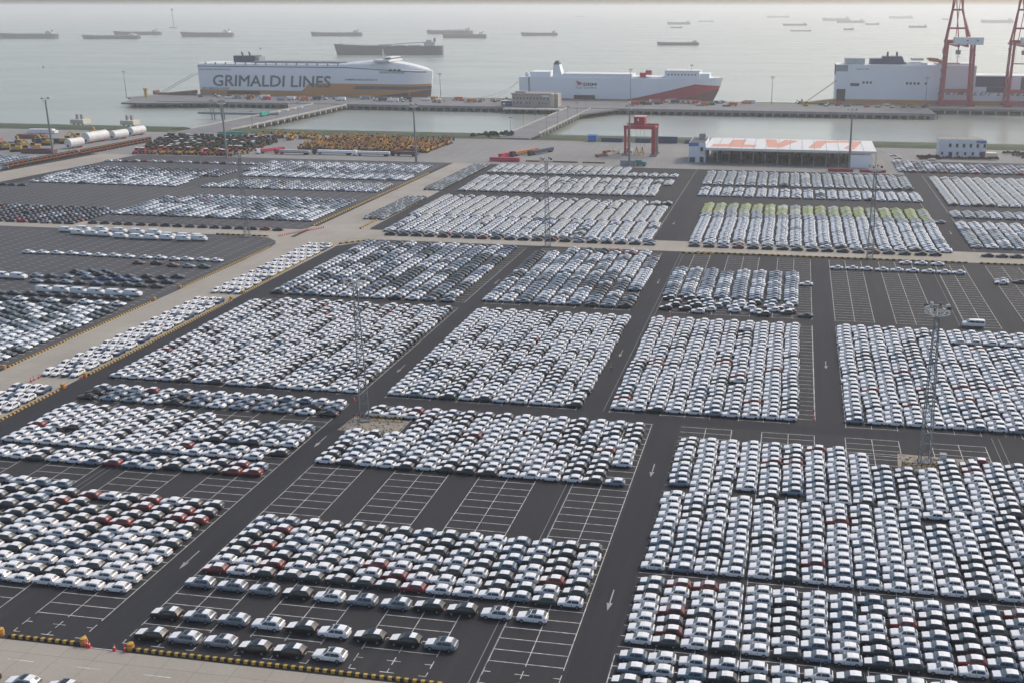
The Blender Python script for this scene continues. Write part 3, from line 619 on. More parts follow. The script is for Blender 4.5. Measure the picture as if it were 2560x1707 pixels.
# ---------------------------------------------------------------- vans and minibus
geo_v = car_parts(5.9, 2.05, 2.35, 'van')
def van():
    t = thing('white_van', 'x', 'van', group='white panel vans in the left lot')
    child(t, 'body', finish(geo_v['body'], 'W'), 34)
    for q in geo_v['side_window']: child(t, 'side_window', q)
    child(t, 'windscreen', geo_v['windscreen'])
    for q in geo_v['wheel']: child(t, 'wheel', q, 40)
    return t
vp = None
VR = [('front row by the cross road', 'X1', [(760, 40), (900, 70), (1060, 80), (1210, 90), (1390, 110), (1570, 120), (1740, 125)]), ('', 'X2', [(80, 130), (270, 140), (460, 140)]),
      ('back row by the cross road', 'X1', [(960, 30), (1160, 35), (1380, 50), (1580, 60), (1780, 70)]), ('', 'X2', [(100, 105), (280, 112), (440, 120)]),
      ('row among the dark cars', 'X1', [(20, 560), (210, 570)]), ('row behind the black cars', 'X1', [(510, 720), (710, 725), (910, 740), (1110, 750), (1320, 760), (1530, 765)])]
n_ = 0; rn = ''
for nm, k, pts in VR:
    if nm: rn = nm; n_ = 0
    for X, Y in pts:
        n_ += 1; x, y = P(k, X, Y, 2.1); lab = f'white panel van, {ORD[n_]} from the left, {rn}'
        if vp is None: vp = van(); vp.location = (x, y, 0); vp.rotation_euler = (0, 0, math.pi); vp['label'] = lab
        else: dup(vp, (x, y, 0), math.pi, lab)
t = thing('minibus', 'white minibus with long dark side windows alone on empty marked bays', 'minibus', (55, 306.4, 0))
g_ = car_parts(6.6, 2.1, 2.45, 'van'); child(t, 'body', finish(g_['body'], 'W'), 34); child(t, 'windscreen', g_['windscreen'])
for q, s_ in zip(g_['side_window'], (1, -1)):
    for a, b in ((-.9, .3), (.4, 1.6), (1.7, 2.9)): q.add([(a, s_*1.235, 1.72), (b, s_*1.235, 1.72), (b, s_*1.225, 2.25), (a, s_*1.225, 2.25)], [(0, 1, 2, 3)], 'window_glass')
    child(t, 'side_window', q)
for q in g_['wheel']: child(t, 'wheel', q, 40)
#PART2
# ---------------------------------------------------------------- light masts
def mast(x, y, h, label, kind='lattice', group='lighting masts'):
    t = thing('lighting_mast', label, 'light mast', (x, y, 0), R.uniform(0, .5), group)
    p = MB()
    if kind == 'lattice':
        b, a, n_ = 1.05, .42, max(8, int(h/2.2))
        cor = lambda z, i: Vector(((-1 if i in (0, 3) else 1)*(b+(a-b)*z/h), (-1 if i < 2 else 1)*(b+(a-b)*z/h), z))
        for i in range(4):
            p.tube(cor(0, i), cor(h, i), .11, 'steel_galv', 5)
            for k in range(n_):
                z0, z1 = h*k/n_, h*(k+1)/n_; j = (i+1) % 4
                p.tube(cor(z0, i), cor(z1, j), .045, 'steel_galv', 3); p.tube(cor(z0, j), cor(z1, i), .045, 'steel_galv', 3); p.tube(cor(z1, i), cor(z1, j), .05, 'steel_galv', 3)
        r_ = 2.5
    elif kind == 'wide':
        p.tube((0, 0, 0), (0, 0, h), .75, 'steel_galv', 10, .45); r_ = 2.6
    else:
        p.tube((0, 0, 0), (0, 0, h), .38, 'steel_galv', 8, .2); r_ = 1.7
    p.box(-1.3, -1.3, 0, 1.3, 1.3, .35, 'quay_face')
    child(t, 'tower', p)
    f = MB()
    for k in range(14):
        a0, a1 = 2*math.pi*k/14, 2*math.pi*(k+1)/14
        for rr_, zz in ((r_, h+.9), (r_, h+.0), (r_*.6, h)): f.tube((rr_*math.cos(a0), rr_*math.sin(a0), zz), (rr_*math.cos(a1), rr_*math.sin(a1), zz), .07, 'lamp_white', 4)
        f.tube((r_*math.cos(a0), r_*math.sin(a0), h), (r_*math.cos(a0), r_*math.sin(a0), h+.9), .04, 'lamp_white', 3); f.tube((.3*math.cos(a0), .3*math.sin(a0), h-.9), (r_*math.cos(a0), r_*math.sin(a0), h), .05, 'lamp_white', 3)
    child(t, 'ring_platform', f)
    for k in range(8):
        a0 = 2*math.pi*k/8+.3; q = MB(); q.box(-.42, -.16, 0, .42, .16, .62, 'lamp_dark' if k % 2 else 'lamp_white', a0, (0, 0)); q.v = [(vx+(r_-.2)*math.cos(a0), vy+(r_-.2)*math.sin(a0), vz+h+.95) for vx, vy, vz in q.v]
        child(t, 'floodlight', q)
    return t
for x, y, h, k, lab in [(-96.3, 208, 33, 'lattice', 'tall lattice lighting mast on the rubble island behind the middle front block'), (29.9, 206.6, 33, 'lattice', 'tall lattice lighting mast on the rubble island inside the right front block'),
    (-96.6, 389.5, 34, 'lattice', 'lattice lighting mast at the cross road in front of the pale covered cars'), (29.8, 390.5, 34, 'lattice', 'lattice lighting mast at the cross road below the lime green covered cars'),
    (-224.9, 385.6, 34, 'lattice', 'lattice lighting mast at the rounded corner of the left lot'), (-475.2, 590.7, 35, 'wide', 'thick grey mast at far left beside the orange tractor row'),
    (-357.2, 597.8, 34, 'wide', 'thick grey mast in front of the green and orange tractors'), (-231.2, 599.5, 34, 'wide', 'thick grey mast at the end of the excavator rows'),
    (-98, 602, 35, 'wide', 'thick grey mast directly in front of the red gantry crane'), (31.3, 611, 34, 'wide', 'thick grey mast in front of the open shed with painted roof'),
    (-696, 985, 26, 'pole', 'slim mast at the far left tip of the quay'), (-363.9, 1022, 25, 'pole', 'slim mast on the quay right of the ochre and white ship'),
    (-166, 1026, 31, 'pole', 'slim mast on the quay before the white and red ship'), (-25.6, 1028, 25, 'pole', 'slim mast on the empty quay left of the yellow ramp'), (121, 1030, 26, 'pole', 'slim mast on the quay just left of the quay cranes')]:
    mast(x, y, h, lab, k)
# yellow fences round the island masts
for x, y, lab in ((-93.3, 208.6, 'yellow and black guard rail around the left lighting mast'), (31, 203.6, 'yellow and black guard rail around the right lighting mast')):
    t = thing('guard_rail', lab, 'guard rail', (x, y, 0)); q = MB(); f = 'yellow'
    for k in range(13):
        a = -6+k; q.tube((a, 0, 0), (a, 0, 1.1), .09, 'yellow' if k % 2 else 'black_rubber', 5)
    child(t, 'post', q); KIDS[t.name][-1][0]['kind'] = 'stuff'; q = MB()
    for k in range(24): q.tube((-6+k*.5, 0, .95), (-5.5+k*.5, 0, .95), .09, 'yellow' if k % 2 else 'black_rubber', 5); q.tube((-6+k*.5, 0, .5), (-5.5+k*.5, 0, .5), .08, 'black_rubber' if k % 2 else 'yellow', 5)
    child(t, 'rail', q)
t = thing('control_cabinet', 'pale round topped control cabinet beside the right lighting mast', 'cabinet', (33.6, 206.8, 0)); q = MB(); q.box(-.6, -.5, .5, .6, .5, 2.0, 'lamp_white'); q.box(-.75, -.65, 0, .75, .65, .5, 'quay_concrete'); child(t, 'cabinet_box', q); q = MB(); q.box(-.7, -.6, 2, .7, .6, 2.15, 'rim'); child(t, 'cabinet_roof', q)

# ---------------------------------------------------------------- striped kerb barriers
def barrier(a, b, label, step=.62, w_=.28, h_=.42, blk='black_rubber'):
    d = Vector((b[0]-a[0], b[1]-a[1], 0)); L = d.length; d.normalize(); nrm = Vector((-d.y, d.x, 0)); q = MB(); n_ = int(L/step)
    for k in range(n_):
        p0 = Vector((*a, 0))+d*(k*step); p1 = p0+d*step*.96; m_ = 'yellow' if k % 2 else blk
        sec = lambda p: [p-nrm*w_, p-nrm*w_*.7+Vector((0, 0, h_)), p+nrm*w_*.7+Vector((0, 0, h_)), p+nrm*w_]
        o_ = Vector((0, 0, .0)); A_, B_ = sec(p0+o_), sec(p1+o_)
        q.add(A_+B_, [(0, 1, 5, 4), (1, 2, 6, 5), (2, 3, 7, 6), (0, 3, 2, 1), (4, 5, 6, 7)], m_)
    return tag(q.build('striped_barrier'), label, 'barrier', 'striped yellow and black kerb barriers')
for a, b, l in [((-125, 118.75), (-117.2, 118.75), 'short striped barrier cut by the left edge beside the front road'), ((-115.6, 118.75), (-103.4, 118.8), 'striped barrier left of the coned opening on the front road'), ((-94.6, 118.8), (-46, 118.8), 'long striped barrier right of the coned opening on the front road'),
    ((-180.1, 150), (-180.1, 214), 'striped barrier along the parked convoy at the left edge'), ((-180.1, 224.5), (-180.1, 295.5), 'striped barrier beside the second convoy of cars on the service road'), ((-181, 304.5), (-182.6, 378), 'striped barrier beside the third convoy of cars on the service road'),
    ((-205.2, 226), (-205.2, 290), 'striped barrier along the left lot beside the near service road'), ((-205.3, 307), (-206.2, 370), 'striped barrier along the left lot up to its rounded corner')]: barrier(a, b, l)
pts = [(-182.5, 378), (-180.8, 383), (-177, 386), (-171, 388)]
q = None
for a, b, l in [((-181, 379), (-170, 388.6), 'striped barrier at the corner of the cross road'), ((-42, 386.6), (-29, 386.8), 'short striped barrier left of the middle opening on the cross road'), ((-36.5, 388.2), (66, 388.6), 'striped barrier along the front of the cross road on the right'),
    ((-240, 387.5), (-215, 387.3), 'striped barrier behind the mast at the left lot'), ((-184.6, 408), (-186, 483), 'yellow striped barrier beside the dark convoy'), ((-186, 505), (-187.5, 594), 'yellow striped barrier beside the far dark convoy'),
    ((-207.8, 410), (-208.6, 560), 'yellow striped barrier along the far left lot'), ((70, 388.6), (100, 388.7), 'striped barrier at the far right of the cross road')]: barrier(a, b, l, 1.2, .4, .5)
def wgroup(name, x, y, lab, grp, cat, fn, rz=0):
    pass
# end barrels and cones
def barrel(x, y, lab):
    t = thing('crash_barrel', lab, 'barrel', (x, y, 0), 0, 'orange and yellow crash barrels'); q = MB(); q.tube((0, 0, 0), (0, 0, 1.1), .55, 'orange', 12, .5); q.tube((0, 0, .45), (0, 0, .8), .57, 'yellow', 12, .56); child(t, 'drum', q, 40); q = MB(); q.tube((0, 0, 1.1), (0, 0, 1.2), .5, 'yellow', 12, .3); child(t, 'lid', q, 40)
for x, y, l in ((-102.9, 118.9, 'orange barrel left of the coned opening on the front road'), (-95.1, 118.9, 'orange barrel right of the coned opening on the front road'), (-117.1, 118.9, 'yellow barrel near the left edge of the front road'), (-180.3, 215.2, 'orange barrel below the opening beside the first convoy'), (-180.2, 223.4, 'orange barrel above the opening beside the first convoy'),
    (-180.9, 296.4, 'orange barrel behind the second convoy'), (-181, 303.5, 'orange barrel in front of the third convoy'), (-205.1, 291.2, 'orange barrel at the side entrance of the left lot'), (-205.2, 306, 'red barrel at the side entrance of the left lot'), (-205.2, 225, 'orange barrel at the lower left opening of the left lot')): barrel(x, y, l)
CN = [(-102.1, 118.5, 'red cone beside the left orange barrel on the front road'), (-101.6, 118.35, 'second red cone beside the left orange barrel on the front road'), (-97.4, 118.3, 'red cone alone in the middle of the front opening'), (-95.7, 118.4, 'red cone beside the right orange barrel on the front road'),
      (-191.4, 217.7, 'nearest of the four red cones beside the first convoy'), (-191.5, 218.9, 'second of the four red cones beside the first convoy'), (-191.3, 220.4, 'third of the four red cones beside the first convoy'), (-191.1, 221.9, 'farthest of the four red cones beside the first convoy'),
      (-180.4, 222.4, 'red cone next to the upper orange barrel'), (-179.9, 215.6, 'red cone next to the lower orange barrel'), (7.0, 231.5, 'red cone at the marked bays corner near the lane'), (7.1, 225.6, 'red cone in the near corner of the empty bay column'), (-104, 219.5, 'red cone at the corner of the dark large car rows'), (-36.2, 302, 'red cone by the drain between middle blocks')]
cp = None
for x, y, l in CN:
    if cp is None:
        cp = thing('traffic_cone', l, 'cone', (x, y, 0), 0, 'red traffic cones'); q = MB(); q.tube((0, 0, .04), (0, 0, 1.15), .24, 'cone_red', 10, .05); child(cp, 'cone_body', q, 40); q = MB(); q.box(-.3, -.3, 0, .3, .3, .05, 'cone_red'); child(cp, 'base', q)
        q = MB(); q.tube((0, 0, .55), (0, 0, .75), .155, 'film', 10, .118); child(cp, 'reflective_band', q)
    else: dup(cp, (x, y, 0), 0, l)
q = MB()
for k in range(26):
    x, y = -212+k*.0-0+k*.42*1.05, 388.2+k*.75
    q.tube((x, y, 0), (x, y, 1.0), .22, 'cone_red', 6, .06)
tag(q.build('cone_line'), 'line of small red cones across the road junction', 'cones', kind='stuff')

# ---------------------------------------------------------------- worker
def person(x, y, rz):
    t = thing('person', 'person in a lime high visibility vest and dark trousers walking in the lane', 'person', (x, y, 0), rz)
    V = [(0, 0, .98), (0, 0, 1.15), (0, .01, 1.32), (0, .01, 1.47), (0, .02, 1.56), (0, .03, 1.66), (0, .03, 1.76), (-.11, 0, .93), (-.12, -.16, .52), (-.12, -.34, .10), (-.12, -.22, .04), (.11, 0, .93), (.12, .16, .50), (.12, .20, .09), (.12, .34, .04),
         (-.19, 0, 1.43), (-.25, .10, 1.16), (-.22, .28, .98), (.19, 0, 1.43), (.25, -.08, 1.16), (.24, -.10, .90)]
    E_ = [(0, 1), (1, 2), (2, 3), (3, 4), (4, 5), (5, 6), (0, 7), (7, 8), (8, 9), (9, 10), (0, 11), (11, 12), (12, 13), (13, 14), (3, 15), (15, 16), (16, 17), (3, 18), (18, 19), (19, 20)]
    rad_ = [.15, .14, .165, .13, .06, .10, .085, .10, .07, .05, .045, .10, .07, .05, .045, .075, .05, .04, .075, .05, .04]
    me = bpy.data.meshes.new('body'); me.from_pydata(V, E_, []); o = link('body', me, t)
    md = o.modifiers.new('s', 'SKIN')
    for i, r_ in enumerate(rad_): me.skin_vertices[0].data[i].radius = (r_, r_*.8)
    me.skin_vertices[0].data[0].use_root = True
    o.modifiers.new('ss', 'SUBSURF').levels = 1; o.modifiers['ss'].render_levels = 2
    me.materials.append(MATS['cloth_dark'])
    q = MB(); q.loft([[(.20*math.cos(a)*k, .15*math.sin(a)*k, z) for a in [i*math.pi/6 for i in range(12)]] for z, k in ((.98, 1), (1.2, 1.02), (1.4, 1.0), (1.5, .62))], 'hi_vis'); child(t, 'vest', q, 50)
    q = MB(); q.loft([[(.108*math.cos(a)*k, .03+.12*math.sin(a)*k, z) for a in [i*math.pi/6 for i in range(12)]] for z, k in ((1.70, 1), (1.78, .95), (1.84, .5))], 'yellow'); child(t, 'helmet', q, 50)
person(-45.6, 250.9, 2.6)
VIEW_DIR = _w(_f); RGT = _w(_r)
SCR_RZ = math.atan2(RGT.y, RGT.x)         # angle that lays an object's x along the horizon

# ---------------------------------------------------------------- bridges and quay
def trestle(x0, x1, y0, y1, label, z=0., extra=None):
    t = thing('trestle_bridge', label, 'bridge', (x0, y0, 0)); W_ = x1-x0; L = y1-y0
    q = MB(); q.box(0, -25, -1.3, W_, L, .02, 'quay_concrete')
    if extra: q.prism([(x-x0, y-y0) for x, y in extra], -1.3, .01, 'quay_concrete')
    child(t, 'deck', q)
    q = MB(); q.box(-.3, 5, -.4, 0, L, 1.0, 'pier_pale'); child(t, 'parapet', q); q = MB(); q.box(W_, 5, -.4, W_+.3, L, 1.0, 'pier_pale'); child(t, 'parapet', q)
    n_ = int(L/11)
    for k in range(1, n_+1):
        y = k*L/n_-2; q = MB(); q.box(-.6, y-.7, -2.6, W_+.6, y+.7, -1.25, 'pier_pale')
        for j in range(5):
            a = W_*(.05+.9*j/4); q.tube((a, y, -7), (a, y, -2.6), .55, 'quay_face', 8)
        q.box(W_+.6, y-.8, -3.2, W_+1.2, y+.8, -.6, 'pier_pale')
        child(t, 'pier', q)
    return t
trestle(-470, -435.8, 734, 952, 'left concrete trestle bridge from the yard to the ochre ship quay', extra=[(-470, 900), (-498, 953), (-470, 953)])
trestle(-215, -192.5, 750, 953, 'middle concrete trestle bridge leading past the beige quay office', extra=[(-192.5, 900), (-165, 953), (-192.5, 953)])
t = thing('quay', 'long concrete berth quay on piles where the three white ships lie', 'quay', (0, 0, 0))
q = MB(); q.box(-672, 953.4, -1.6, 122, 1041, 0, 'quay_concrete'); q.prism([(-672, 953.3), (-667, 934), (-640, 934), (-560, 953.3)], -1.6, 0, 'quay_concrete'); q.prism([(-700, 992), (-692, 986), (-672, 953), (-672, 1041), (-690, 1041)], -1.6, .0, 'quay_concrete'); q.box(122, 1005, -1.6, 900, 1046, .6, 'quay_concrete'); child(t, 'deck', q)
q = MB()
for k in range(106):
    x = -668+k*7.5
    if x < 120: q.box(x, 953.6, -7, x+1.8, 956, -1.55, 'quay_face'); q.tube((x+4.5, 960, -7), (x+4.5, 960, -1.6), .5, 'pile_dark', 6)
child(t, 'pile', q)['kind'] = 'stuff'
q = MB()
for k in range(60): q.tube((125+k*11.5, 1006.5, -9), (125+k*11.5, 1006.5, -1.5), .8, 'pier_pale', 8)
child(t, 'large_pile', q)['kind'] = 'stuff'
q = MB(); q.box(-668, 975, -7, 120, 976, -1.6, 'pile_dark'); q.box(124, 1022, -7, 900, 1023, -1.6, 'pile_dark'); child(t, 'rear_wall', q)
q = MB(); q.box(-640, 953.0, -1.9, 122, 953.35, .5, 'quay_face'); child(t, 'edge_beam', q)
q = MB(); q.box(-640, 1040.5, 0, 900, 1041, .5, 'yellow'); child(t, 'edge_kerb', q)
t = thing('office_platform', 'low concrete platform on piles carrying the beige quay office', 'platform', (-275, 940, 0)); q = MB(); q.box(0, 2.4, -1.4, 57, 13.3, -.2, 'pier_pale'); child(t, 'slab', q)
for k in range(8): q = MB(); q.tube((2+k*7.5, 4.5, -7), (2+k*7.5, 4.5, -1.4), .6, 'pile_dark', 8); child(t, 'pile', q)
# dolphins and jetty at the left
for x, y, l in ((-595.5, 778, 'left concrete mooring dolphin off the grass bank'), (-549.3, 778, 'right concrete mooring dolphin off the grass bank')):
    t = thing('mooring_dolphin', l, 'dolphin', (x, y, 0), 0, 'mooring dolphins'); q = MB(); q.box(-6, -5, -2.2, 6, 5, 1.2, 'wall_cream'); child(t, 'cap', q)
    for a in (-4.2, 0, 4.2): q = MB(); q.tube((a, -3, -8), (a, -3, -2.2), .9, 'pile_dark', 8); child(t, 'pile', q)
    for a in (-2.4, 1.9): q = MB(); q.box(a-.9, -1, 1.2, a+.9, 1, 5.2, 'deck_grey'); child(t, 'tower', q)
x0, y0 = P('Z8', 1520, 400, 4); 
t = thing('conveyor_jetty', 'low green-grey pipe jetty with two portal frames left of the trestle', 'jetty', (-531, 850, 0)); q = MB(); q.box(0, -1.5, -.4, 78, 1.5, 1.4, 'steel_galv'); child(t, 'gallery', q)
for a in (14, 23.5, 56, 60, 64): q = MB(); q.tube((a-1.3, 0, -9), (a-1.3, 0, 0), .5, 'quay_face', 6); q.tube((a+1.3, 0, -9), (a+1.3, 0, 0), .5, 'quay_face', 6); child(t, 'support', q)
for a in (13.5, 23): q = MB(); q.tube((a-1.2, 0, 1), (a-1.2, 0, 12), .4, 'steel_galv', 5); q.tube((a+1.2, 0, 1), (a+1.2, 0, 12), .4, 'steel_galv', 5); q.tube((a-1.6, 0, 12), (a+1.6, 0, 12), .5, 'steel_galv', 5); child(t, 'portal_frame', q)

# ---------------------------------------------------------------- text helper (lettering as flat glyphs)
def text(body, x0, x1, z0, cap, m, parent, y=-.25, shear=0, off=.0, bold=0, space=1., name='lettering'):
    """writing on a ship's side from x0 to x1, capitals cap metres high"""
    cu = bpy.data.curves.new(name, 'FONT'); cu.body = body; cu.size = 1; cu.shear = shear; cu.offset = off; cu.space_character = space; cu.extrude = .0; cu.resolution_u = 3
    o = bpy.data.objects.new(name, cu); COL.objects.link(o); bpy.context.view_layer.update()
    me = bpy.data.meshes.new_from_object(o.evaluated_get(bpy.context.evaluated_depsgraph_get())); bpy.data.objects.remove(o)
    co = np.zeros(len(me.vertices)*3); me.vertices.foreach_get('co', co); co = co.reshape(-1, 3)
    mn, mx = co.min(0), co.max(0); sx_ = (x1-x0)/(mx[0]-mn[0]); sz_ = cap/(mx[1]-max(0, mn[1]) if mn[1] < -.1 else mx[1])
    new = np.stack([x0+(co[:, 0]-mn[0])*sx_, np.full(len(co), y), z0+co[:, 1]*sz_], 1); me.vertices.foreach_set('co', new.ravel())
    if bold:
        fs = [tuple(p.vertices) for p in me.polygons]; vs = []; ff = []
        for k, (a, b) in enumerate(((0, 0), (-1, 0), (1, 0), (0, .8), (0, -.8), (.8, .6), (-.8, .6), (.8, -.6), (-.8, -.6))):
            o_ = len(vs); vs += [(x+a*bold, y_-.012*k, z+b*bold) for x, y_, z in new.tolist()]; ff += [tuple(o_+i for i in f) for f in fs]
        me = bpy.data.meshes.new(name); me.from_pydata(vs, [], ff)
    me.materials.clear(); me.materials.append(MATS[m]); me.update()
    return link(name, me, parent)

# ---------------------------------------------------------------- ship 1
def ship_hull(L, D, B, m_of, top_prof, bow=18, flare=6, nst=40, bot=-7):
    """sections along x; near side is at y=0, far side at y=B; m_of(x, z) -> material of the panel"""
    q = MB(); xs = [L*i/nst for i in range(nst+1)]; secs = []
    zs = [bot, bot+2]+[bot+2+(1-bot-2)*.5, 1]
    for x in xs:
        t_ = max(0, (x-(L-bow))/bow); w_ = B*.5*(1-t_**2.2*.92); top = top_prof(x)
        row = []
        for fz in (0, .12, .24, .36, .5, .65, .8, .92, 1):
            z = bot+(top-bot)*fz; tuck = flare*t_*(1-fz)**1.3 if t_ > 0 else 0
            row.append((x-tuck*(1 if x > L-bow else 0), w_*(1-.55*t_*(1-fz)), z))
        secs.append([(a, B/2-b, z) for a, b, z in row]+[(a, B/2+b, z) for a, b, z in row[::-1]])
    n_ = len(secs[0]); o = len(q.v); q.v += [p for s_ in secs for p in s_]
    for k in range(len(secs)-1):
        for i in range(n_):
            j = (i+1) % n_; f_ = (o+k*n_+i, o+k*n_+j, o+(k+1)*n_+j, o+(k+1)*n_+i); cx_ = sum(q.v[a][0] for a in f_)/4; cz_ = sum(q.v[a][2] for a in f_)/4
            q.f.append(f_); q.m.append('deck_white' if i == 8 else m_of(cx_, cz_))
    q.f.append(tuple(range(n_))[::-1]); q.m.append(m_of(0, 15)); q.f.append(tuple(o+len(secs)*n_-n_+i for i in range(n_))); q.m.append(m_of(L, 15))
    return q
def slab(pts, m, y=-.06, th=.05):
    q = MB(); q.prism_y(pts, y-th, y, m); return q
# ship at the left: stern at u=-631
S1 = thing('car_carrier', 'white and ochre car carrier ship with large GRIMALDI LINES lettering', 'ship', (-647.5, 1044, 0)); S1.scale = (1.073, 1, 1.13)
L1 = 244.
tp1 = lambda x: 27.6 if x < 160 else 27.6-(x-160)*.048
q = ship_hull(L1, 31, 36, lambda x, z: 'hull_white', tp1, bow=22, flare=4.5, nst=60); child(S1, 'hull', q, 30)
child(S1, 'ochre_boot_stripe', slab([(0, -5), (232, -5), (233, 4), (100, 4.2), (0, 4.2)], 'hull_ochre'))
def sidecurve(L, bow, B, x):            # near side offset of the hull at x
    t_ = max(0, (x-(L-bow))/bow); return B/2-B*.5*(1-t_**2.2*.92)
def wrap(pts_lo, pts_hi, m, L, bow, B, flare, top, bot=-7, off=.08):
    """a painted band following the near side of the hull between two z curves"""
    q = MB(); vs = []; n_ = len(pts_lo)
    def pt(x, z):
        t_ = max(0, (x-(L-bow))/bow); w_ = B*.5*(1-t_**2.2*.92); fz = (z-bot)/(top(x)-bot); tuck = flare*t_*(1-fz)**1.3 if t_ > 0 else 0
        return (x-tuck+off*t_*3, B/2-w_*(1-.55*t_*(1-fz))-off, z)
    for (xa, za), (xb, zb) in zip(pts_lo, pts_hi): vs += [pt(xa, za), pt(xb, zb)]
    q.add(vs, [(2*i, 2*i+1, 2*i+3, 2*i+2) for i in range(n_-1)], m); return q
KIDS['car_carrier'][-1][0].parent = None; bpy.data.objects.remove(KIDS['car_carrier'].pop()[0])
hw = (L1, 22, 36, 4.5, tp1)
rng = lambda a, b, n_: [a+(b-a)*i/n_ for i in range(n_+1)]
child(S1, 'ochre_band', wrap([(x, -4) for x in rng(0, 244, 70)], [(x, 4.3 if x < 112 else min(11.6, 4.3+(x-112)*.95)) for x in rng(0, 244, 70)], 'hull_ochre', *hw))
child(S1, 'slate_stripe', wrap([(x, 6.6) for x in rng(166, 244, 30)], [(x, 6.7 if x < 167 else min(9.6, 6.6+(x-166)*.9)) for x in rng(166, 244, 30)], 'letter_slate', *hw, off=.16))
child(S1, 'dark_lower_bow', wrap([(x, -4) for x in rng(150, 244, 30)], [(x, -4+(x-150)*.11) for x in rng(150, 244, 30)], 'boot_purple', *hw, off=.16))
child(S1, 'sheer_stripe', wrap([(x, tp1(x)-1.5) for x in rng(0, 240, 60)], [(x, tp1(x)-.7) for x in rng(0, 240, 60)], 'letter_slate', *hw, off=.12))
q = MB(); secs = []
for k, (x, z, w_) in enumerate([(0, 2.2, 17), (60, 2.2, 17), (150, 2.4, 17), (160, 3.2, 17), (176, 5.0, 16), (190, 6.2, 15.6), (204, 6.4, 15), (216, 5.4, 13.5), (228, 3.8, 10.5), (237, 2.0, 6.6), (241.5, .6, 3)]):
    b0 = tp1(x); secs.append([(x, 18-w_, b0-.2), (x, 18-w_*.97, b0+z*.55), (x, 18-w_*.8, b0+z), (x, 18+w_*.8, b0+z), (x, 18+w_*.97, b0+z*.55), (x, 18+w_, b0-.2)])
q.loft(secs, 'deck_white'); child(S1, 'upper_deck', q, 35)
q = MB(); q.box(60, 5, 29.9, 160, 30, 31.6, 'deck_grey'); child(S1, 'solar_canopy', q)
q = MB(); q.box(34, 12, 30, 58, 26, 36, 'navy_steel'); q.box(58, 12, 29, 62, 26, 35, 'deck_grey'); child(S1, 'funnel_casing', q)
for a in (42, 50): q = MB(); q.tube((a, 18, 35), (a-1.5, 18, 39.5), .8, 'lamp_dark', 8); child(S1, 'exhaust_pipe', q)
q = MB(); q.box(190, -1.5, 32.2, 206, 37.5, 33.8, 'deck_white'); q.box(198, 4, 33.8, 206, 32, 36.2, 'deck_white'); child(S1, 'bridge_deck', q)
q = MB(); q.box(200, 3.9, 34.4, 206.1, 32.1, 35.4, 'window_glass'); child(S1, 'bridge_window', q)
q = MB(); q.tube((193, 18, 33), (193, 18, 43), .9, 'deck_white', 6, .3); q.box(191, 16, 38, 195, 20, 38.5, 'deck_grey'); child(S1, 'radar_mast', q)
q = MB()
for k in range(14): q.box(8+k*11, .6, 28.2, 9.2+k*11, 1.6, 30.4, 'deck_grey')
child(S1, 'deck_post', q)['kind'] = 'stuff'
text('GRIMALDI LINES', 17/1.073, 153.5/1.073, 9.1/1.13, 11.6/1.13, 'letter_slate', S1, shear=.14, bold=.28)
text('ZERO EMISSION IN PORT', 2, 33, 4.6, 2.0, 'letter_slate', S1, off=.012); text('GRANDE SHANGHAI', 195, 221, 21.6, 2.0, 'letter_slate', S1, off=.012, y=-.4); text('AMMONIA READY', 158, 193, 14.6, 1.7, 'letter_slate', S1, off=.012, y=-.35)
text('GRANDE SHANGHAI', 1.6, 36, 23.0, 1.3, 'letter_slate', S1, off=.012)
for a in (205, 209.5, 214): q = MB(); q.box(a, 1.2, 25.2, a+3, 1.4, 27.0, 'window_glass'); q.v = [(x, y-1.42, z-1.6) for x, y, z in q.v]; child(S1, 'window', q)
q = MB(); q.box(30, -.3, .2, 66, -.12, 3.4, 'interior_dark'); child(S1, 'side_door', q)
# stern ramp and its cables (part of the ship)
def ramp(S, L, y, m='mach_brown'):
    q = MB(); q.prism_y([(0, .6), (-L, .2), (-L, 1.1), (-L*.8, 2.0), (-L*.8, 1.2), (-L*.3, 3.2), (0, 4.2)], y, y+9, m); q.box(-L-.5, y, 0, -L+1.5, y+9, 3.6, m); child(S, 'stern_ramp', q)
    for a in (0, 9):
        q = MB(); q.tube((-L*.8, y+a, 2.5), (1, y+a+2, 20), .22, 'rope', 4); child(S, 'ramp_cable', q)
ramp(S1, 44, -14, 'mach_brown')
# ship in the middle
L2 = 210.
S2_ = thing('car_carrier', 'white car carrier ship with a sweeping red bow and SIEM lettering', 'ship', (-286.5, 1046, 0))
tp2 = lambda x: 22.2 if x < 192 else 22.8
q = ship_hull(L2, 30, 33, lambda x, z: 'hull_white', tp2, bow=30, flare=13, nst=60); child(S2_, 'hull', q, 30)
h2 = (L2, 30, 33, 13, tp2)
def redz(x):
    t_ = min(1, max(0, (x-112)/71)); z = .8+16.0*t_**1.15
    return z if x < 183 else 16.8-(x-183)*.09
child(S2_, 'red_bow_sweep', wrap([(x, -4) for x in rng(90, 210, 60)], [(x, redz(x)) for x in rng(90, 210, 60)], 'hull_red', *h2))
child(S2_, 'dark_lower_bow', wrap([(x, -4) for x in rng(140, 210, 40)], [(x, -4+max(0, (x-140))*.22) for x in rng(140, 210, 40)], 'boot_purple', *h2, off=.15))
child(S2_, 'red_boot_stripe', wrap([(x, -4) for x in rng(0, 100, 10)], [(x, .8) for x in rng(0, 100, 10)], 'hull_red', *h2, off=.12))
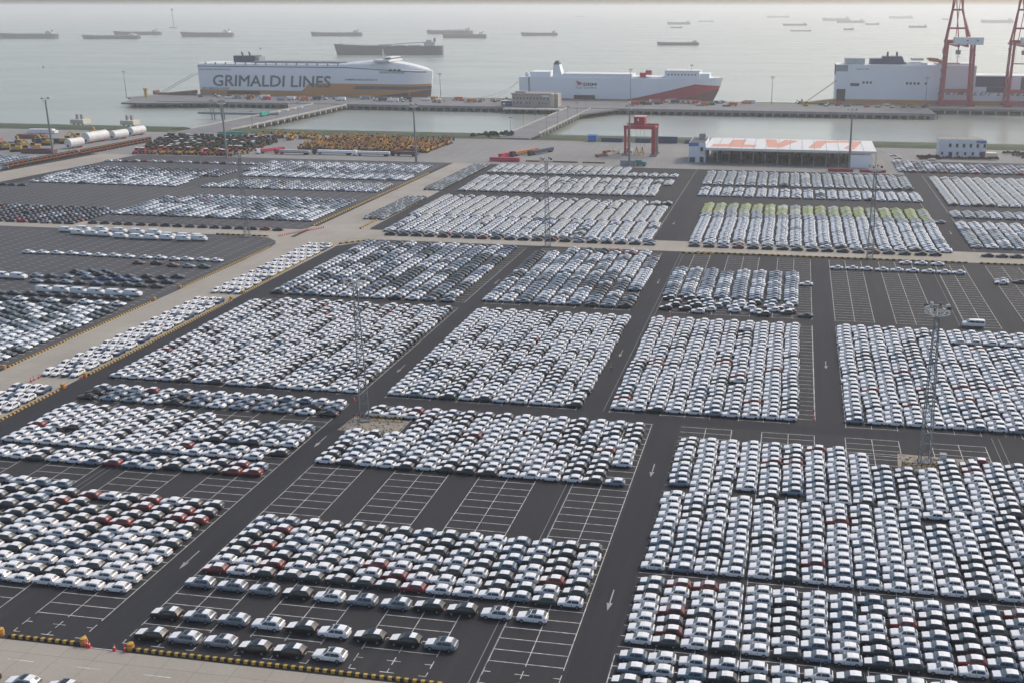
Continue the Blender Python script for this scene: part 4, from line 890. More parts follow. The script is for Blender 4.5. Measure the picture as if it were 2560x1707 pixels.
q = MB(); q.box(11, 4, 22, 31, 28, 27.5, 'hull_white'); q.box(5, 6, 22, 8, 10, 26.5, 'deck_white'); q.box(46, 3, 22, 118, 30, 26.0, 'deck_white'); q.box(46, 2.5, 22, 96, 30.5, 23.8, 'hull_white'); q.box(118, 6, 22, 150, 28, 23.4, 'hull_white'); child(S2_, 'upper_deck', q)
q = MB(); q.loft([[(35, 3, 22), (45.5, 3, 22), (45.5, 16, 22), (35, 16, 22)], [(36, 3.5, 35), (42, 3.5, 35), (42, 15, 35), (36, 15, 35)]], 'hull_white'); child(S2_, 'funnel', q)
q = MB(); q.loft([[(35.8, 3.3, 35), (42.2, 3.3, 35), (42.2, 15, 35), (35.8, 15, 35)], [(38, 6, 38.6), (40.4, 6, 38.6), (40.4, 12, 38.6), (38, 12, 38.6)]], 'lamp_dark'); child(S2_, 'funnel_top', q)
q = MB(); q.box(152, 2, 22, 187, 31, 29.4, 'hull_white'); q.box(187, 6, 22, 197, 27, 27, 'hull_white'); child(S2_, 'wheelhouse', q)
q = MB(); q.box(152, 1.7, 29.4, 188, 31.3, 30.1, 'roof_white'); child(S2_, 'wheelhouse_roof', q)
for k in range(9): q = MB(); q.box(155+k*3.4, 1.86, 25.4, 156.6+k*3.4, 2.06, 26.6, 'window_glass'); child(S2_, 'window', q)
for a, z in ((126, 23), (132, 25.5)): q = MB(); q.box(a, 4, z, a+6, 10, z+4.4, 'cont_red'); child(S2_, 'deck_house', q)
q = MB(); q.tube((178, 16, 29), (178, 16, 37), .5, 'deck_white', 6, .2); q.box(176.5, 15, 34.3, 179.5, 17, 35.2, 'orange'); child(S2_, 'radar_mast', q)
q = MB(); q.box(1, 3, 3, 2.2, 4.2, 22, 'steel_galv'); q.box(10, -.6, 3, 11.2, .4, 22, 'steel_galv'); child(S2_, 'stern_frame', q)
text('SIEM', 67.3, 82, 14.2, 2.9, 'letter_slate', S2_, off=.035); text('Car Carriers', 61, 82, 11.2, 2.2, 'letter_slate', S2_)
q = MB(); q.prism_y([(60, 19.2), (62, 18.6), (65, 17.4), (66.4, 17.6), (66, 14.4), (65, 15.4), (64.2, 14.2), (63.2, 15.2), (62.2, 14.2), (61.6, 17.2)], -.25, -.2, 'cont_red'); child(S2_, 'emblem', q)
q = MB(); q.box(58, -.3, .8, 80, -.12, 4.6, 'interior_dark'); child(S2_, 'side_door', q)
# ship at the right
S3 = thing('car_carrier', 'tall white roll-on ship with dark funnel and spaced slanted GRIMALDI LINES lettering', 'ship', (35.5, 1052, 0)); S3.scale = (.896, 1, 1.12)
L3 = 290.
tp3 = lambda x: 33.4 if x < 149 else 25.2
q = ship_hull(L3, 30, 34, lambda x, z: 'hull_white', lambda x: 25.2, bow=26, flare=8, nst=60); q.box(0.05, .05, 25.1, 149, 33.95, 33.4, 'hull_white'); child(S3, 'hull', q, 30)
child(S3, 'ochre_band', wrap([(x, -4) for x in rng(0, 285, 60)], [(x, 3.4) for x in rng(0, 285, 60)], 'hull_ochre', L3, 26, 34, 8, lambda x: 25.2))
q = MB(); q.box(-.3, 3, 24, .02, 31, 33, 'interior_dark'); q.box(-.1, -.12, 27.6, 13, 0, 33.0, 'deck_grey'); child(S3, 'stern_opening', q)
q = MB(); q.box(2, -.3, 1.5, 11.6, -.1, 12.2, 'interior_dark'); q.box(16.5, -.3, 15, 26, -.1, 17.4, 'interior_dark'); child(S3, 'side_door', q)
q = MB(); q.prism_y([(37, 33.3), (37, 38.2), (50, 38.4), (51, 40.2), (71, 40.4), (75, 33.3)], 8, 26, 'navy_steel'); child(S3, 'funnel_casing', q)
for a in (56, 66): q = MB(); q.tube((a, 17, 40), (a, 17, 44), 1.3, 'lamp_dark', 8, 1.0); child(S3, 'exhaust_pipe', q)
q = MB(); q.box(10, 4, 33.3, 31, 29, 38.6, 'cover_pale'); q.box(76, 6, 33.3, 98, 28, 35.2, 'deck_white'); q.box(82, 9, 37, 94, 24, 38.8, 'cover_pale'); q.box(108, 4, 33.3, 146, 30, 35, 'deck_white'); child(S3, 'deck_house', q)
q = MB(); q.loft([[(x, 3+abs(0), z0), (x, 8, z0), (x, 8, z1), (x, 3, z1)] for x, z0, z1 in ((97, 38.5, 39.6), (100, 36.6, 39.8), (108, 36, 39.2), (114, 33.8, 36.6))], 'orange'); child(S3, 'lifeboat', q)
q = MB(); q.box(149.1, -.14, 15.6, 186, -.02, 24.3, 'navy_steel'); q.box(161, -.16, 10.8, 186, -.03, 15.5, 'navy_steel'); q.box(196, -.14, 10.8, 262, -.02, 24.3, 'navy_steel'); child(S3, 'container_bay', q)
q = MB(); q.tube((131, 17, 33), (131, 17, 44), .7, 'deck_white', 6, .4); q.box(129, 15, 40, 133, 19, 40.6, 'deck_white'); child(S3, 'radar_mast', q)
for grp, z in ((((29.5), 33.4, 37.3), 17.2), ((76, 80, 84, 88, 96), 16.8)):
    for a in (grp if isinstance(grp, tuple) else (grp,)): q = MB(); q.box(a, -.2, z, a+2.4, -.1, z+1.9, 'window_glass'); child(S3, 'window', q)
text('GRIMALDI LINES', 99/.896, 183/.896, 9.3/1.12, 3.6/1.12, 'letter_slate', S3, shear=.4, off=.012, space=1.5); text('GRANDE TEMA', 22, 36, 29.0, 1.2, 'letter_slate', S3)
ramp(S3, 36, -14, 'yellow')
# mooring lines between ship bows
t = thing('mooring_line', 'slack mooring ropes from the middle ship stern to the quay', 'rope', (-300, 1041, 0)); q = MB()
for a, b in (((13, 5, 19), (-13, 0, .5)), ((13, 5, 17), (-30, 0, .5))):
    pts = [Vector(a).lerp(Vector(b), k/8)-Vector((0, 0, 3.2*math.sin(math.pi*k/8))) for k in range(9)]
    for u_, v_ in zip(pts, pts[1:]): q.tube(u_, v_, .16, 'rope', 4)
child(t, 'rope', q)

# ---------------------------------------------------------------- quay cranes
def sts(x, y, lab):
    t = thing('quay_crane', lab, 'crane', (x, y, .6), 0, 'red quay cranes'); m_ = 'crane_sts'; Wd, G_, Hh_ = 27, 18, 60
    for a in (0, Wd):
        for b in (0, G_):
            q = MB(); q.tube((a, b, 2), (a+(1.5 if a == 0 else -1.5), b, Hh_), 1.75, m_, 4, 1.5); child(t, 'leg', q)
    for b in (0, G_):
        q = MB(); q.tube((0, b, 14), (Wd, b, 14), 1.3, m_, 4); q.tube((0, b, 3), (Wd, b, 3), 1.7, m_, 4); child(t, 'sill_beam', q)
        q = MB(); q.tube((0, b, Hh_), (Wd, b, Hh_), 1.9, m_, 4); child(t, 'top_beam', q)
    for a in (0, Wd):
        q = MB(); q.tube((a, 0, 14), (a, G_, 14), .9, m_, 4); q.tube((a, 0, 16), (a, G_, Hh_-6), .5, m_, 4); q.tube((a+.5, 0, Hh_-12), (a+.5, G_, Hh_-12), .6, m_, 4); child(t, 'side_frame', q)
    for a in (9, 17):
        q = MB(); q.tube((a, -18, 56.5), (a, 70, 56.5), 1.2, m_, 4); child(t, 'boom_girder', q)
    for a, a1, a2 in ((1, 5.5, 6.3), (22.5, 14.6, 13.8)):
        q = MB(); q.tube((a, G_, Hh_), (a1, G_, 90), 1.2, m_, 4); q.tube((a1, G_, 90), (a2, G_, 106), 1.15, m_, 4); q.tube((a if a > 2 else 0, 0, Hh_), (a1, G_, 88), .9, m_, 4); child(t, 'tower_frame', q)
    for z, k0, k1 in ((72, 2.7, 19.4), (89, 5.3, 14.8), (105, 6.3, 13.8)): q = MB(); q.tube((k0, G_, z), (k1, G_, z), 1.2, m_, 4); child(t, 'tower_tie', q)
    q = MB(); q.tube((8, G_, 102), (9, -17, 57), .6, m_, 4); q.tube((12, G_, 102), (17, -17, 57), .6, m_, 4); q.tube((8, G_, 102), (9, 66, 57), .5, m_, 4); q.tube((12, G_, 102), (17, 66, 57), .5, m_, 4); child(t, 'stay', q)
    q = MB(); q.box(6, -16, 57.8, 31, 0, 64.5, 'wall_white'); child(t, 'machinery_house', q)
    for a, z in ((16, 61), (25, 61)): q = MB(); q.box(a, -16.15, z, a+1.4, -16.02, z+1.2, 'interior_dark'); child(t, 'vent', q)
    q = MB(); q.box(10.5, 6, 48, 14.5, 11, 52, 'deck_grey'); q.box(12, 7, 52, 13, 8, 56, 'deck_grey'); child(t, 'operator_cabin', q)
    q = MB(); q.box(5, 22, 38.6, 17, 24.5, 39.6, 'yellow'); 
    for a in (8, 14): q.tube((a, 23, 39.6), (a, 23, 56), .09, 'rope', 3)
    child(t, 'spreader', q)
    q = MB()
    for k in range(12): q.tube((-2.6, 0, 3+k*4.6), (-1.0 if k % 2 else -3.4, 0, 7.6+k*4.6), .35, 'deck_grey', 4)
    child(t, 'stair_tower', q)
    for a in (0, Wd):
        for b in (0, G_):
            q = MB(); q.box(a-3.4, b-.9, 0, a+3.4, b+.9, 1.9, m_)
            for k in range(4): q.tube((a-2.7+k*1.8, b-.8, .5), (a-2.7+k*1.8, b+.8, .5), .5, 'black_rubber', 8)
            child(t, 'bogie', q)
sts(135.5, 1027, 'red quay crane standing before the lettering of the right ship'); sts(195.5, 1027, 'red quay crane cut by the right edge of the picture')
# yard gantry
t = thing('gantry_crane', 'red rail gantry crane with a red trolley house over the yard', 'crane', (-108.3, 649, 0)); m_ = 'crane_red'
for a in (0, 18.2):
    for b in (0, 14):
        q = MB(); q.box(a-(.75 if a == 0 else 1.2), b-.8, .6, a+(.75 if a == 0 else 1.2), b+.8, 17.2, m_); child(t, 'leg', q)
        q = MB(); q.box(a-2.2, b-1, 0, a+2.2, b+1, 1.2, 'deck_grey'); child(t, 'bogie', q)
for b in (0, 14): q = MB(); q.box(-.9, b-.9, 17.2, 19.6, b+.9, 19.4, m_); child(t, 'girder', q)
for a in (-.2, 18.6): q = MB(); q.box(a-.7, .9, 17.3, a+.7, 13.1, 18.6, m_); child(t, 'end_beam', q)
q = MB(); q.box(5.4, 1, 19.5, 12.3, 10, 24.6, m_); q.box(5.1, .7, 24.6, 12.6, 10.3, 25.0, 'ash_pink'); child(t, 'trolley_house', q)
q = MB(); q.box(7.7, .85, 22, 8.6, .98, 23.8, 'film'); child(t, 'house_door', q)
q = MB()
for a in (-1.2, 3, 14, 17, 20): q.tube((a, -.9, 19.4), (a, -.9, 20.8), .08, 'yellow', 4)
q.tube((-1.2, -.9, 20.7), (5, -.9, 20.7), .08, 'yellow', 4); q.tube((12.6, -.9, 20.7), (20, -.9, 20.7), .08, 'yellow', 4); child(t, 'handrail', q)
q = MB()
for a in (6.6, 9, 11.5): q.tube((a, 5, 5.5), (a, 5, 19.5), .07, 'rope', 3)
child(t, 'hoist_rope', q)
q = MB(); q.box(19.9, -1.4, 1, 21, -.6, 17, 'steel_galv'); child(t, 'stair', q)
t = thing('lifting_frame', 'yellow lifting frame standing under the red gantry crane', 'frame', (-101.5, 653, 0))
for a in (0, 3.6):
    q = MB(); q.tube((a-1.6, -1, 0), (a, 0, 5.4), .22, 'yellow', 5); q.tube((a+1.6, -1, 0), (a, 0, 5.4), .22, 'yellow', 5); q.tube((a, 1.6, 0), (a, 0, 5.4), .22, 'yellow', 5); child(t, 'trestle', q)
q = MB(); q.tube((-1.6, -1, 2), (5.2, -1, 2), .2, 'yellow', 5); child(t, 'beam', q)

# ---------------------------------------------------------------- buildings
def win_row(t, xs, z, w_, h_, y=-.06, m_='window_glass'):
    for x in xs: q = MB(); q.box(x-w_/2, y-.05, z, x+w_/2, y+.05, z+h_, m_); child(t, 'window', q)
t = thing('quay_office', 'beige two-storey quay office with a flat overhanging roof by the bridge', 'building', (-270.5, 960, 0))
q = MB(); q.box(0, 0, 0, 37, 24, 11.6, 'wall_beige'); child(t, 'wall', q); q = MB(); q.box(-1, -1, 11.6, 38, 25, 12.6, 'roof_tan'); child(t, 'roof', q)
q = MB(); q.box(37.05, 2, 0, 40.5, 8, 12.2, 'wall_cream'); q.box(40.55, 4, 0, 44, 20, 12.0, 'wall_beige'); child(t, 'stair_tower', q)
q = MB(); q.box(44.05, 4, 0, 44.6, 8, 12.1, 'wall_cream'); child(t, 'pilaster', q)
win_row(t, [2+3.3*k for k in range(11)], 7.2, 1.3, 1.7); win_row(t, [2, 5.3, 8.6, 14.5, 17.5, 26.8, 30], 3.0, 1.3, 1.6)
q = MB(); q.box(2, 6, 12.6, 12, 14, 14, 'deck_grey'); child(t, 'roof_plant', q); q = MB(); q.box(30, -.12, 9.6, 36.5, -.06, 11, 'hull_white'); child(t, 'sign_panel', q)
t = thing('blue_hut', 'dark blue flat hut on the quay left of the office', 'hut', (-283, 966, 0)); q = MB(); q.box(0, 0, 0, 11, 7, 4.6, 'cont_blue'); child(t, 'wall', q); q = MB(); q.box(-.4, -.4, 4.6, 11.4, 7.4, 5.0, 'deck_white'); child(t, 'roof', q); q = MB(); q.box(1.5, -.1, 1.2, 4, -.04, 3, 'deck_white'); child(t, 'door', q)
# shed with painted roof
t = thing('open_shed', 'long open-fronted shed whose white roof carries huge orange lettering', 'shed', (-54.3, 622, 0)); LS, DS = 101.6, 45
q = MB(); q.prism_x([(0, 9.2), (DS, 9.9), (DS, 10.5), (0, 9.8)], 0, LS, 'roof_white'); child(t, 'roof', q)
zr = lambda y: 9.8+y*(.7/DS)
q = MB()
def rp(*pts):                # panel on the roof from photo pixels
    vs = []
    for k, X, Y in pts:
        x, y = P(k, X, Y, 10.1); y = min(max(y-622, .4), DS-.4); vs.append((min(max(x+54.3, .3), LS-.3), y, zr(y)+.03))
    q.add(vs, [tuple(range(len(vs)))], 'roof_orange')
rp(('Y5', 465, 302), ('Y5', 500, 272), ('Y5', 705, 274), ('Y5', 760, 222), ('Y5', 945, 222), ('Y5', 905, 278), ('Y5', 1080, 284), ('Y5', 1060, 312))
rp(('Y5', 1225, 312), ('Y5', 1195, 218), ('Y5', 1345, 222), ('Y5', 1360, 268), ('Y5', 1455, 225), ('Y5', 1640, 236), ('Y5', 1400, 318))
rp(('Y5', 1765, 324), ('Y5', 1870, 238), ('Y5', 2352, 236), ('Y5', 2352, 258), ('Y5', 2000, 262), ('Y5', 1930, 326))
rp(('Y5', 2240, 330), ('Y5', 2352, 260), ('Y6', 0, 240), ('Y6', 190, 246), ('Y6', 80, 345), ('Y6', 0, 340))
child(t, 'roof_lettering', q)
for k in range(1, 14):
    q = MB(); xx = LS*k/14; q.add([(xx-.18, .5, zr(.5)+.06), (xx+.18, .5, zr(.5)+.06), (xx+.18, DS-.5, zr(DS-.5)+.06), (xx-.18, DS-.5, zr(DS-.5)+.06)], [(0, 1, 2, 3)], 'deck_grey'); child(t, 'roof_seam', q)
for k in range(15): q = MB(); q.tube((LS*k/14, .5, 0), (LS*k/14, .5, 9.2), .22, 'deck_grey', 6); child(t, 'column', q)
q = MB(); q.box(0, DS-1, 0, LS, DS-.6, 9.6, 'wall_cream'); child(t, 'back_wall', q); q = MB(); q.box(-.1, -.25, 8.4, LS+.1, -.02, 9.9, 'roof_white'); child(t, 'fascia', q)
q = MB(); q.box(86, -.3, 0, 99, -.1, 7.6, 'hull_white'); child(t, 'roller_door', q)
for k in range(26):
    x = -50+k*3.45+R.uniform(-.3, .3); h_ = R.uniform(3.2, 6.8); w_ = R.uniform(1.2, 2.7)
    tt = thing('stacked_load', f'dark stacked cargo, {ORD[k+1]} from the left inside the open shed', 'cargo', (x, 622+R.uniform(4, 26), 0), 0, 'dark cargo stacks in the open shed'); q = MB(); c_ = R.choice(['interior_dark', 'cont_blue', 'mach_dark'])
    q.box(-w_/2, 0, 0, w_/2, 4, h_*.5, c_); q.box(-w_*.4, .4, h_*.5+.1, w_*.42, 3.6, h_, c_); q.box(-w_/2, .2, h_*.5, w_/2, 3.8, h_*.5+.1, 'mach_brown'); child(tt, 'bundle', q)
t = thing('gate_tower', 'white two-storey block with a blue sign at the left end of the shed', 'building', (-65, 627, 0))
q = MB(); q.box(0, 0, 0, 10.4, 26, 12.2, 'wall_white'); child(t, 'wall', q); q = MB(); q.box(.6, .6, 12.2, 9.8, 25.4, 12.5, 'roof_dark'); q.box(5, 14, 12.5, 9, 19, 16, 'deck_grey'); child(t, 'roof', q)
q = MB(); q.box(-.1, -.12, 10, 6, -.04, 12.1, 'sign_blue'); child(t, 'sign', q); win_row(t, [8], 7, 1.7, 2.4); win_row(t, [2.2], 0.2, 3.6, 3, m_='paint_green'); win_row(t, [8], .2, 2.4, 3.4)
t = thing('white_office', 'small white two-storey office with a blue sign beside the maroon bushes', 'building', (90.2, 675, 0))
q = MB(); q.box(0, 0, 0, 28.5, 14, 11.2, 'wall_white'); child(t, 'wall', q); q = MB(); q.box(.5, .5, 11.2, 28, 13.5, 11.45, 'roof_tan'); child(t, 'roof', q)
for k in range(6): win_row(t, [6.4+4.2*k], 6.6, 1.5, 2.3)
for k in range(6): win_row(t, [1.8+4.7*k], 1.7, 1.4, 2)
q = MB(); q.box(22.2, -.12, 9.4, 28.2, -.04, 10.9, 'sign_blue'); child(t, 'sign', q); q = MB(); q.box(25.2, -.14, 0, 28.1, -.05, 4.2, 'boot_purple'); q.box(5.8, -.14, 0, 8, -.05, 3.4, 'interior_dark'); child(t, 'door', q); q = MB(); q.box(28.6, 3, 0, 36, 9, 3, 'wall_cream'); child(t, 'annex', q)
# bushes
def bush(x, y, r_, m_, lab, grp, cat='bush'):
    rb = random.Random(int(x*31+y*17)); q = MB()
    for k in range(120):
        a, b = rb.uniform(0, 6.283), math.acos(rb.uniform(-.3, 1)); rr_ = r_*rb.uniform(.7, 1.05); c_ = Vector((rr_*math.sin(b)*math.cos(a), rr_*math.sin(b)*math.sin(a), r_*.75+rr_*math.cos(b)))
        n_ = Vector((rb.gauss(0, 1), rb.gauss(0, 1), rb.gauss(0, 1))).normalized(); t1 = n_.orthogonal()*r_*.22; t2 = n_.cross(t1)
        q.add([c_-t1, c_+t2, c_+t1, c_-t2], [(0, 1, 2, 3)], m_)
    t = thing('round_bush', lab, cat, (x, y, 0), 0, grp); child(t, 'crown', q); s_ = MB(); s_.tube((0, 0, 0), (0, 0, r_), .12, 'bark', 5); child(t, 'stem', s_)
for row, (y, x0, x1) in enumerate(((664, 78, 90), (668, 77.5, 90), (672, 77, 89.5), (667.5, 92, 126), (698, 134, 150), (688, 138, 152), (678, 142, 153))):
    x = x0
    while x < x1: bush(x, y+R.uniform(-.5, .5), R.uniform(.9, 1.3), 'leaf_maroon', 'round maroon clipped bush beside the small white office', 'maroon bushes around the white office'); x += 2.3
for k in range(18): bush(-236+k*1.6+R.uniform(-1, 1), 724+k*.9+R.uniform(-2, 2), R.uniform(1, 2.3), 'leaf_green', f'green shrub, {ORD[k+1]} from the left on the bank by the middle bridge', 'shrubs on the bank by the middle bridge')
# ---------------------------------------------------------------- containers, tanks, yard things
def container(x, y, rz, L, m_, lab, z=0, h_=2.6, grp='shipping containers in the yard'):
    t = thing('shipping_container', lab, 'container', (x, y, z), rz, grp); q = MB(); n_ = int(L/.6); W_ = 2.44
    prof_ = []
    for k in range(n_+1): prof_.append((L*k/n_, .04 if k % 2 else 0))
    q.add([(a, b, .12) for a, b in prof_]+[(a, b, h_-.1) for a, b in prof_], [(i, i+1, n_+2+i, n_+1+i) for i in range(n_)], m_); q.box(0, .05, .12, L, W_, h_-.05, m_); child(t, 'shell', q)
    q = MB()
    for a in (0, L): 
        for b in (0, W_): q.box(a-.09, b-.09, 0, a+.09, b+.09, h_, m_)
    child(t, 'corner_post', q)
cx0, cy0 = -187, 610.5
container(-187.2, 610, 0, 12.2, 'cont_red', 'bright red container at the front left of the flatbed group'); container(-174.6, 610, 0, 6.1, 'cont_red', 'short red container right of the bright red one'); container(-184, 625, 1.2, 12.2, 'cont_red', 'red container angled behind the bright red one'); 
for k, (x, L, h_, lab) in enumerate(((-136.6, 15, 2.9, 'long dark blue container left of the red gantry'), (-112, 10.8, 3.1, 'dark blue container seen under the red gantry'), (-96.4, 14, 4.6, 'tall dark blue container right of the red gantry'), (-77, 6.1, 2.6, 'short dark blue container left of the white gate tower'))): container(x, 714.5-.0, 0, L, 'cont_blue', lab, h_=h_)
t = thing('tarpaulin_stack', 'bright blue tarpaulin covered stack at the bank edge', 'stack', (-146, 714, 0)); q = MB(); q.box(0, 0, .2, 6, 4, 4.2, 'tarp_blue'); q.prism_x([(-.2, 4.2), (2, 5.0), (4.2, 4.2)], -.2, 6.2, 'tarp_blue'); child(t, 'tarpaulin', q)
for k, (x, y, L) in enumerate(((-485, 618, 11), (-491, 644, 19), (-485.5, 665, 13), (-487, 688, 13))):
    t = thing('storage_tank', f'white cylindrical tank lying in the yard, {ORD[k+1]} from the near end', 'tank', (x, y, 0), 0, 'white cylindrical tanks'); r_ = 3.6 if k == 1 else 3.1; q = MB(); q.tube((0, 0, r_+.5), (2, L, r_+.5), r_, 'tank_white', 20); child(t, 'shell', q, 40)
    for b in (.2, .8): q = MB(); q.box(-2+2*b, L*b-.5, 0, 2+2*b, L*b+.5, 1.8, 'cont_red'); child(t, 'saddle', q)
    q = MB(); q.tube((0, -.1, 2), (0, -.02, 2), .9, 'interior_dark', 8); child(t, 'manhole', q)
# machines
def excavator(x, y, rz, c, lab, s_=1.):
    q = MB(); q.box(-2, -1.5, 0, 2, -.9, .95, 'mach_dark'); q.box(-2, .9, 0, 2, 1.5, .95, 'mach_dark'); q.box(-1.2, -.85, .3, 1.2, .85, 1.0, 'mach_dark'); q.box(-2.2, -1.3, 1.05, 1.4, 1.3, 2.3, c); q.box(-.1, .3, 2.3, 1.35, 1.25, 3.3, 'window_glass'); q.box(-.15, .25, 3.3, 1.4, 1.3, 3.4, c)
    q.tube((1.3, 0, 1.6), (3.6, 0, 4.6), .32, c, 4); q.tube((3.6, 0, 4.6), (5.6, 0, 2.6), .26, c, 4); q.box(5.2, -.55, 1.3, 6.2, .55, 2.7, 'mach_dark')
    q.v = [(a*s_, b*s_, z*s_) for a, b, z in q.v]; o = q.build('excavator'); o.location = (x, y, 0); o.rotation_euler = (0, 0, rz); tag(o, lab, 'excavator', 'excavators packed in rows'); return o
def tractor(x, y, rz, c, lab, s_=1.):
    q = MB(); q.box(-.2, -.55, .8, 2.3, .55, 1.7, c); q.box(-1.6, -.8, .9, -.2, .8, 2.0, c); q.box(-1.5, -.75, 2.0, .0, .75, 2.9, 'window_glass'); q.box(-1.6, -.85, 2.9, .1, .85, 3.05, 'mach_dark' if R.random() < .5 else 'deck_white')
    for s in (-1, 1): q.tube((-1.1, s*.8, .9), (-1.1, s*1.3, .9), .9, 'tyre', 10); q.tube((1.7, s*.7, .6), (1.7, s*1.1, .6), .6, 'tyre', 10); q.tube((-1.1, s*1.28, .9), (-1.1, s*1.33, .9), .45, c, 8)
    q.v = [(a*s_, b*s_, z*s_) for a, b, z in q.v]; o = q.build('tractor'); o.location = (x, y, 0); o.rotation_euler = (0, 0, rz); tag(o, lab, 'tractor', 'tractors packed in rows'); return o
def hauler(x, y, rz, c, lab):
    q = MB(); q.box(-2.4, -1.25, .9, 0, 1.25, 3.3, c); q.box(-.1, -1.1, 1.9, .04, 1.1, 2.95, 'window_glass'); q.box(-2.2, -1.2, 3.3, -.3, 1.2, 3.5, 'mach_dark'); q.box(-7.5, -.55, .8, -2.4, .55, 1.15, 'mach_dark'); q.box(-7.2, -1.2, 1.15, -5, 1.2, 1.35, 'mach_dark'); q.box(-.04, -1.2, .5, .12, 1.2, 1.4, 'mach_dark')
    for a in (-1.1, -5.2, -6.5):
        for s in (-1, 1): q.tube((a, s*.85, .52), (a, s*1.25, .52), .52, 'tyre', 10)
    o = q.build('truck_tractor'); o.location = (x, y, 0); o.rotation_euler = (0, 0, rz); tag(o, lab, 'truck', 'truck tractors lined up along the far left road'); return o
EX = {}; 
def place(fn, key, x, y, rz, c, lab):
    if key in EX:
        o = EX[key].copy(); COL.objects.link(o); o.location = (x, y, 0); o.rotation_euler = (0, 0, rz); o['label'] = lab
    else: EX[key] = fn(x, y, rz, c, lab)
for i in range(17):
    for j in range(8):
        x, y = -328+i*5.5+R.gauss(0, .8), 641+j*7.6+R.gauss(0, .8)
        if x > -240 and (j > 6 or j < 1): continue
        c = R.choice(['mach_ochre']*4+['mach_brown']*2+['mach_yellow']+(['mach_teal']*3 if j > 4 and i > 6 else []))
        nm = {'mach_ochre': 'dusty ochre', 'mach_brown': 'brown', 'mach_yellow': 'yellow', 'mach_teal': 'teal'}[c]
        place(lambda *a: excavator(*a, s_=1.15), ('e', c), x, y, R.choice([-1.5, -1.7, 1.4, -2.0, .3]), c, f'{nm} excavator, {ORD[i+1]} from the left, {ORD[j+1]} row behind the flatbed trailers')
for i in range(20):
    for j in range(9):
        x, y = -424+i*4.3+R.gauss(0, .6)-j*3.2, 606+j*9.0+R.gauss(0, .8)
        if x > -352+(-j*1.5): continue
        c = R.choice(['orange', 'cont_red', 'mach_ochre', 'mach_yellow']) if j < 3 else R.choice(['mach_green', 'mach_dark', 'mach_brown', 'mach_ochre', 'mach_dark'])
        nm = {'orange': 'orange', 'cont_red': 'red', 'mach_ochre': 'dusty ochre', 'mach_yellow': 'yellow', 'mach_green': 'bright green', 'mach_dark': 'black', 'mach_brown': 'brown'}[c]
        place(lambda *a: tractor(*a, s_=1.35), ('t', c), x, y, R.choice([-1.4, -1.6, 1.6, -1.8]), c, f'{nm} tractor, {ORD[i+1]} from the left, {ORD[j+1]} row beside the left trestle road')
for i in range(14): place(lambda *a: excavator(*a, s_=1.15), ('e2', i % 2), -395+i*4.0, 692+R.uniform(-6, 14), R.uniform(-2, 2), ('mach_ochre', 'mach_yellow')[i % 2], ('dusty ochre', 'yellow')[i % 2]+f' excavator, {ORD[i+1]} from the left at the left bridge landing')
for k in range(34):
    y = 531+k*3.9; x = -459+(y-531)*.045+(0 if y < 590 else 2)
    hauler(x-1.0, y, -.15 if False else -.5, 'orange' if k % 5 or k > 8 else 'deck_grey', f'orange truck tractor, {ORD[k+1]} from the near end of the far left row' if k % 5 or k > 8 else f'grey truck tractor, {ORD[k+1]} from the near end of the orange row')
for k, (x, y) in enumerate(((-510, 600), (-502, 608), (-512, 632), (-506, 643), (-500, 655), (-498, 668), (-504, 676), (-509, 660), (-520, 618), (-524, 606))):
    place(lambda *a: excavator(*a, s_=1.6), 'yl', x, y, R.uniform(-3, 3), 'yellow', f'large yellow loader, {ORD[k+1]} of the loose group left of the white tanks')
q = None
for k, (x, y, L, m_, lab) in enumerate(((-530, 640, 26, 'cont_blue', 'dark flat stack in the left yard'), (-545, 622, 18, 'deck_grey', 'grey stack in the left yard'), (-500, 592, 22, 'boot_purple', 'dark red pipe stack in front of the yellow loaders'), (-560, 660, 22, 'mach_brown', 'brown stack at the far left edge'), (-575, 690, 22, 'deck_white', 'white stack at the far left edge'), (-570, 640, 12, 'cont_red', 'red stack at the far left edge'))):
    t = thing('material_stack', lab, 'stack', (x, y, 0), .1); q = MB(); q.box(0, 0, .3, L, 5, 2.2, m_); q.box(1, .5, 2.3, L-2, 4.5, 3.2, m_); child(t, 'bundle', q); q = MB()
    for a in range(3, int(L), 5): q.box(a, -.1, 0, a+.3, 5.1, .3, 'mach_dark')
    child(t, 'bearer', q)
def trailer(x, y, rz, L, m_, lab, cab='hull_red', cargo=None):
    t = thing('flatbed_truck', lab, 'truck', (x, y, 0), rz, 'flatbed trucks before the machines'); q = MB(); q.box(0, -1.25, 1, L, 1.25, 1.35, 'mach_dark'); child(t, 'bed', q); q = MB(); q.box(-3.3, -1.25, .7, -.6, 1.25, 3.4, cab); q.box(-3.36, -1.1, 2.1, -3.28, 1.1, 3.1, 'window_glass'); child(t, 'cab', q, None)
    q = MB(); q.box(.3, -1.15, 1.4, L-.2, 1.15, 2.9, m_); child(t, 'load', q)
    for a in (-2.3, 1.5, L-3.5, L-2.1): q = MB(); q.tube((a, -1.25, .52), (a, 1.25, .52), .52, 'tyre', 10); child(t, 'axle', q, 40)
trailer(-332, 619, 0, 21, 'cover_pale', 'red-cabbed flatbed truck with a long pale load in front of the excavators'); trailer(-307, 622, 0, 24, 'hull_white', 'long pale blue-loaded flatbed right of the red-cabbed truck', 'mach_dark'); trailer(-279, 621, 0, 22, 'deck_white', 'flatbed carrying white parts before the machine rows', 'hull_white'); trailer(-254, 624, 0, 15, 'boot_purple', 'short flatbed with a dark red load before the machine rows', 'mach_dark')
trailer(-345, 618, 1.0, 17, 'cont_red', 'white-cabbed truck with a red load angled right of the tractors', 'deck_white')
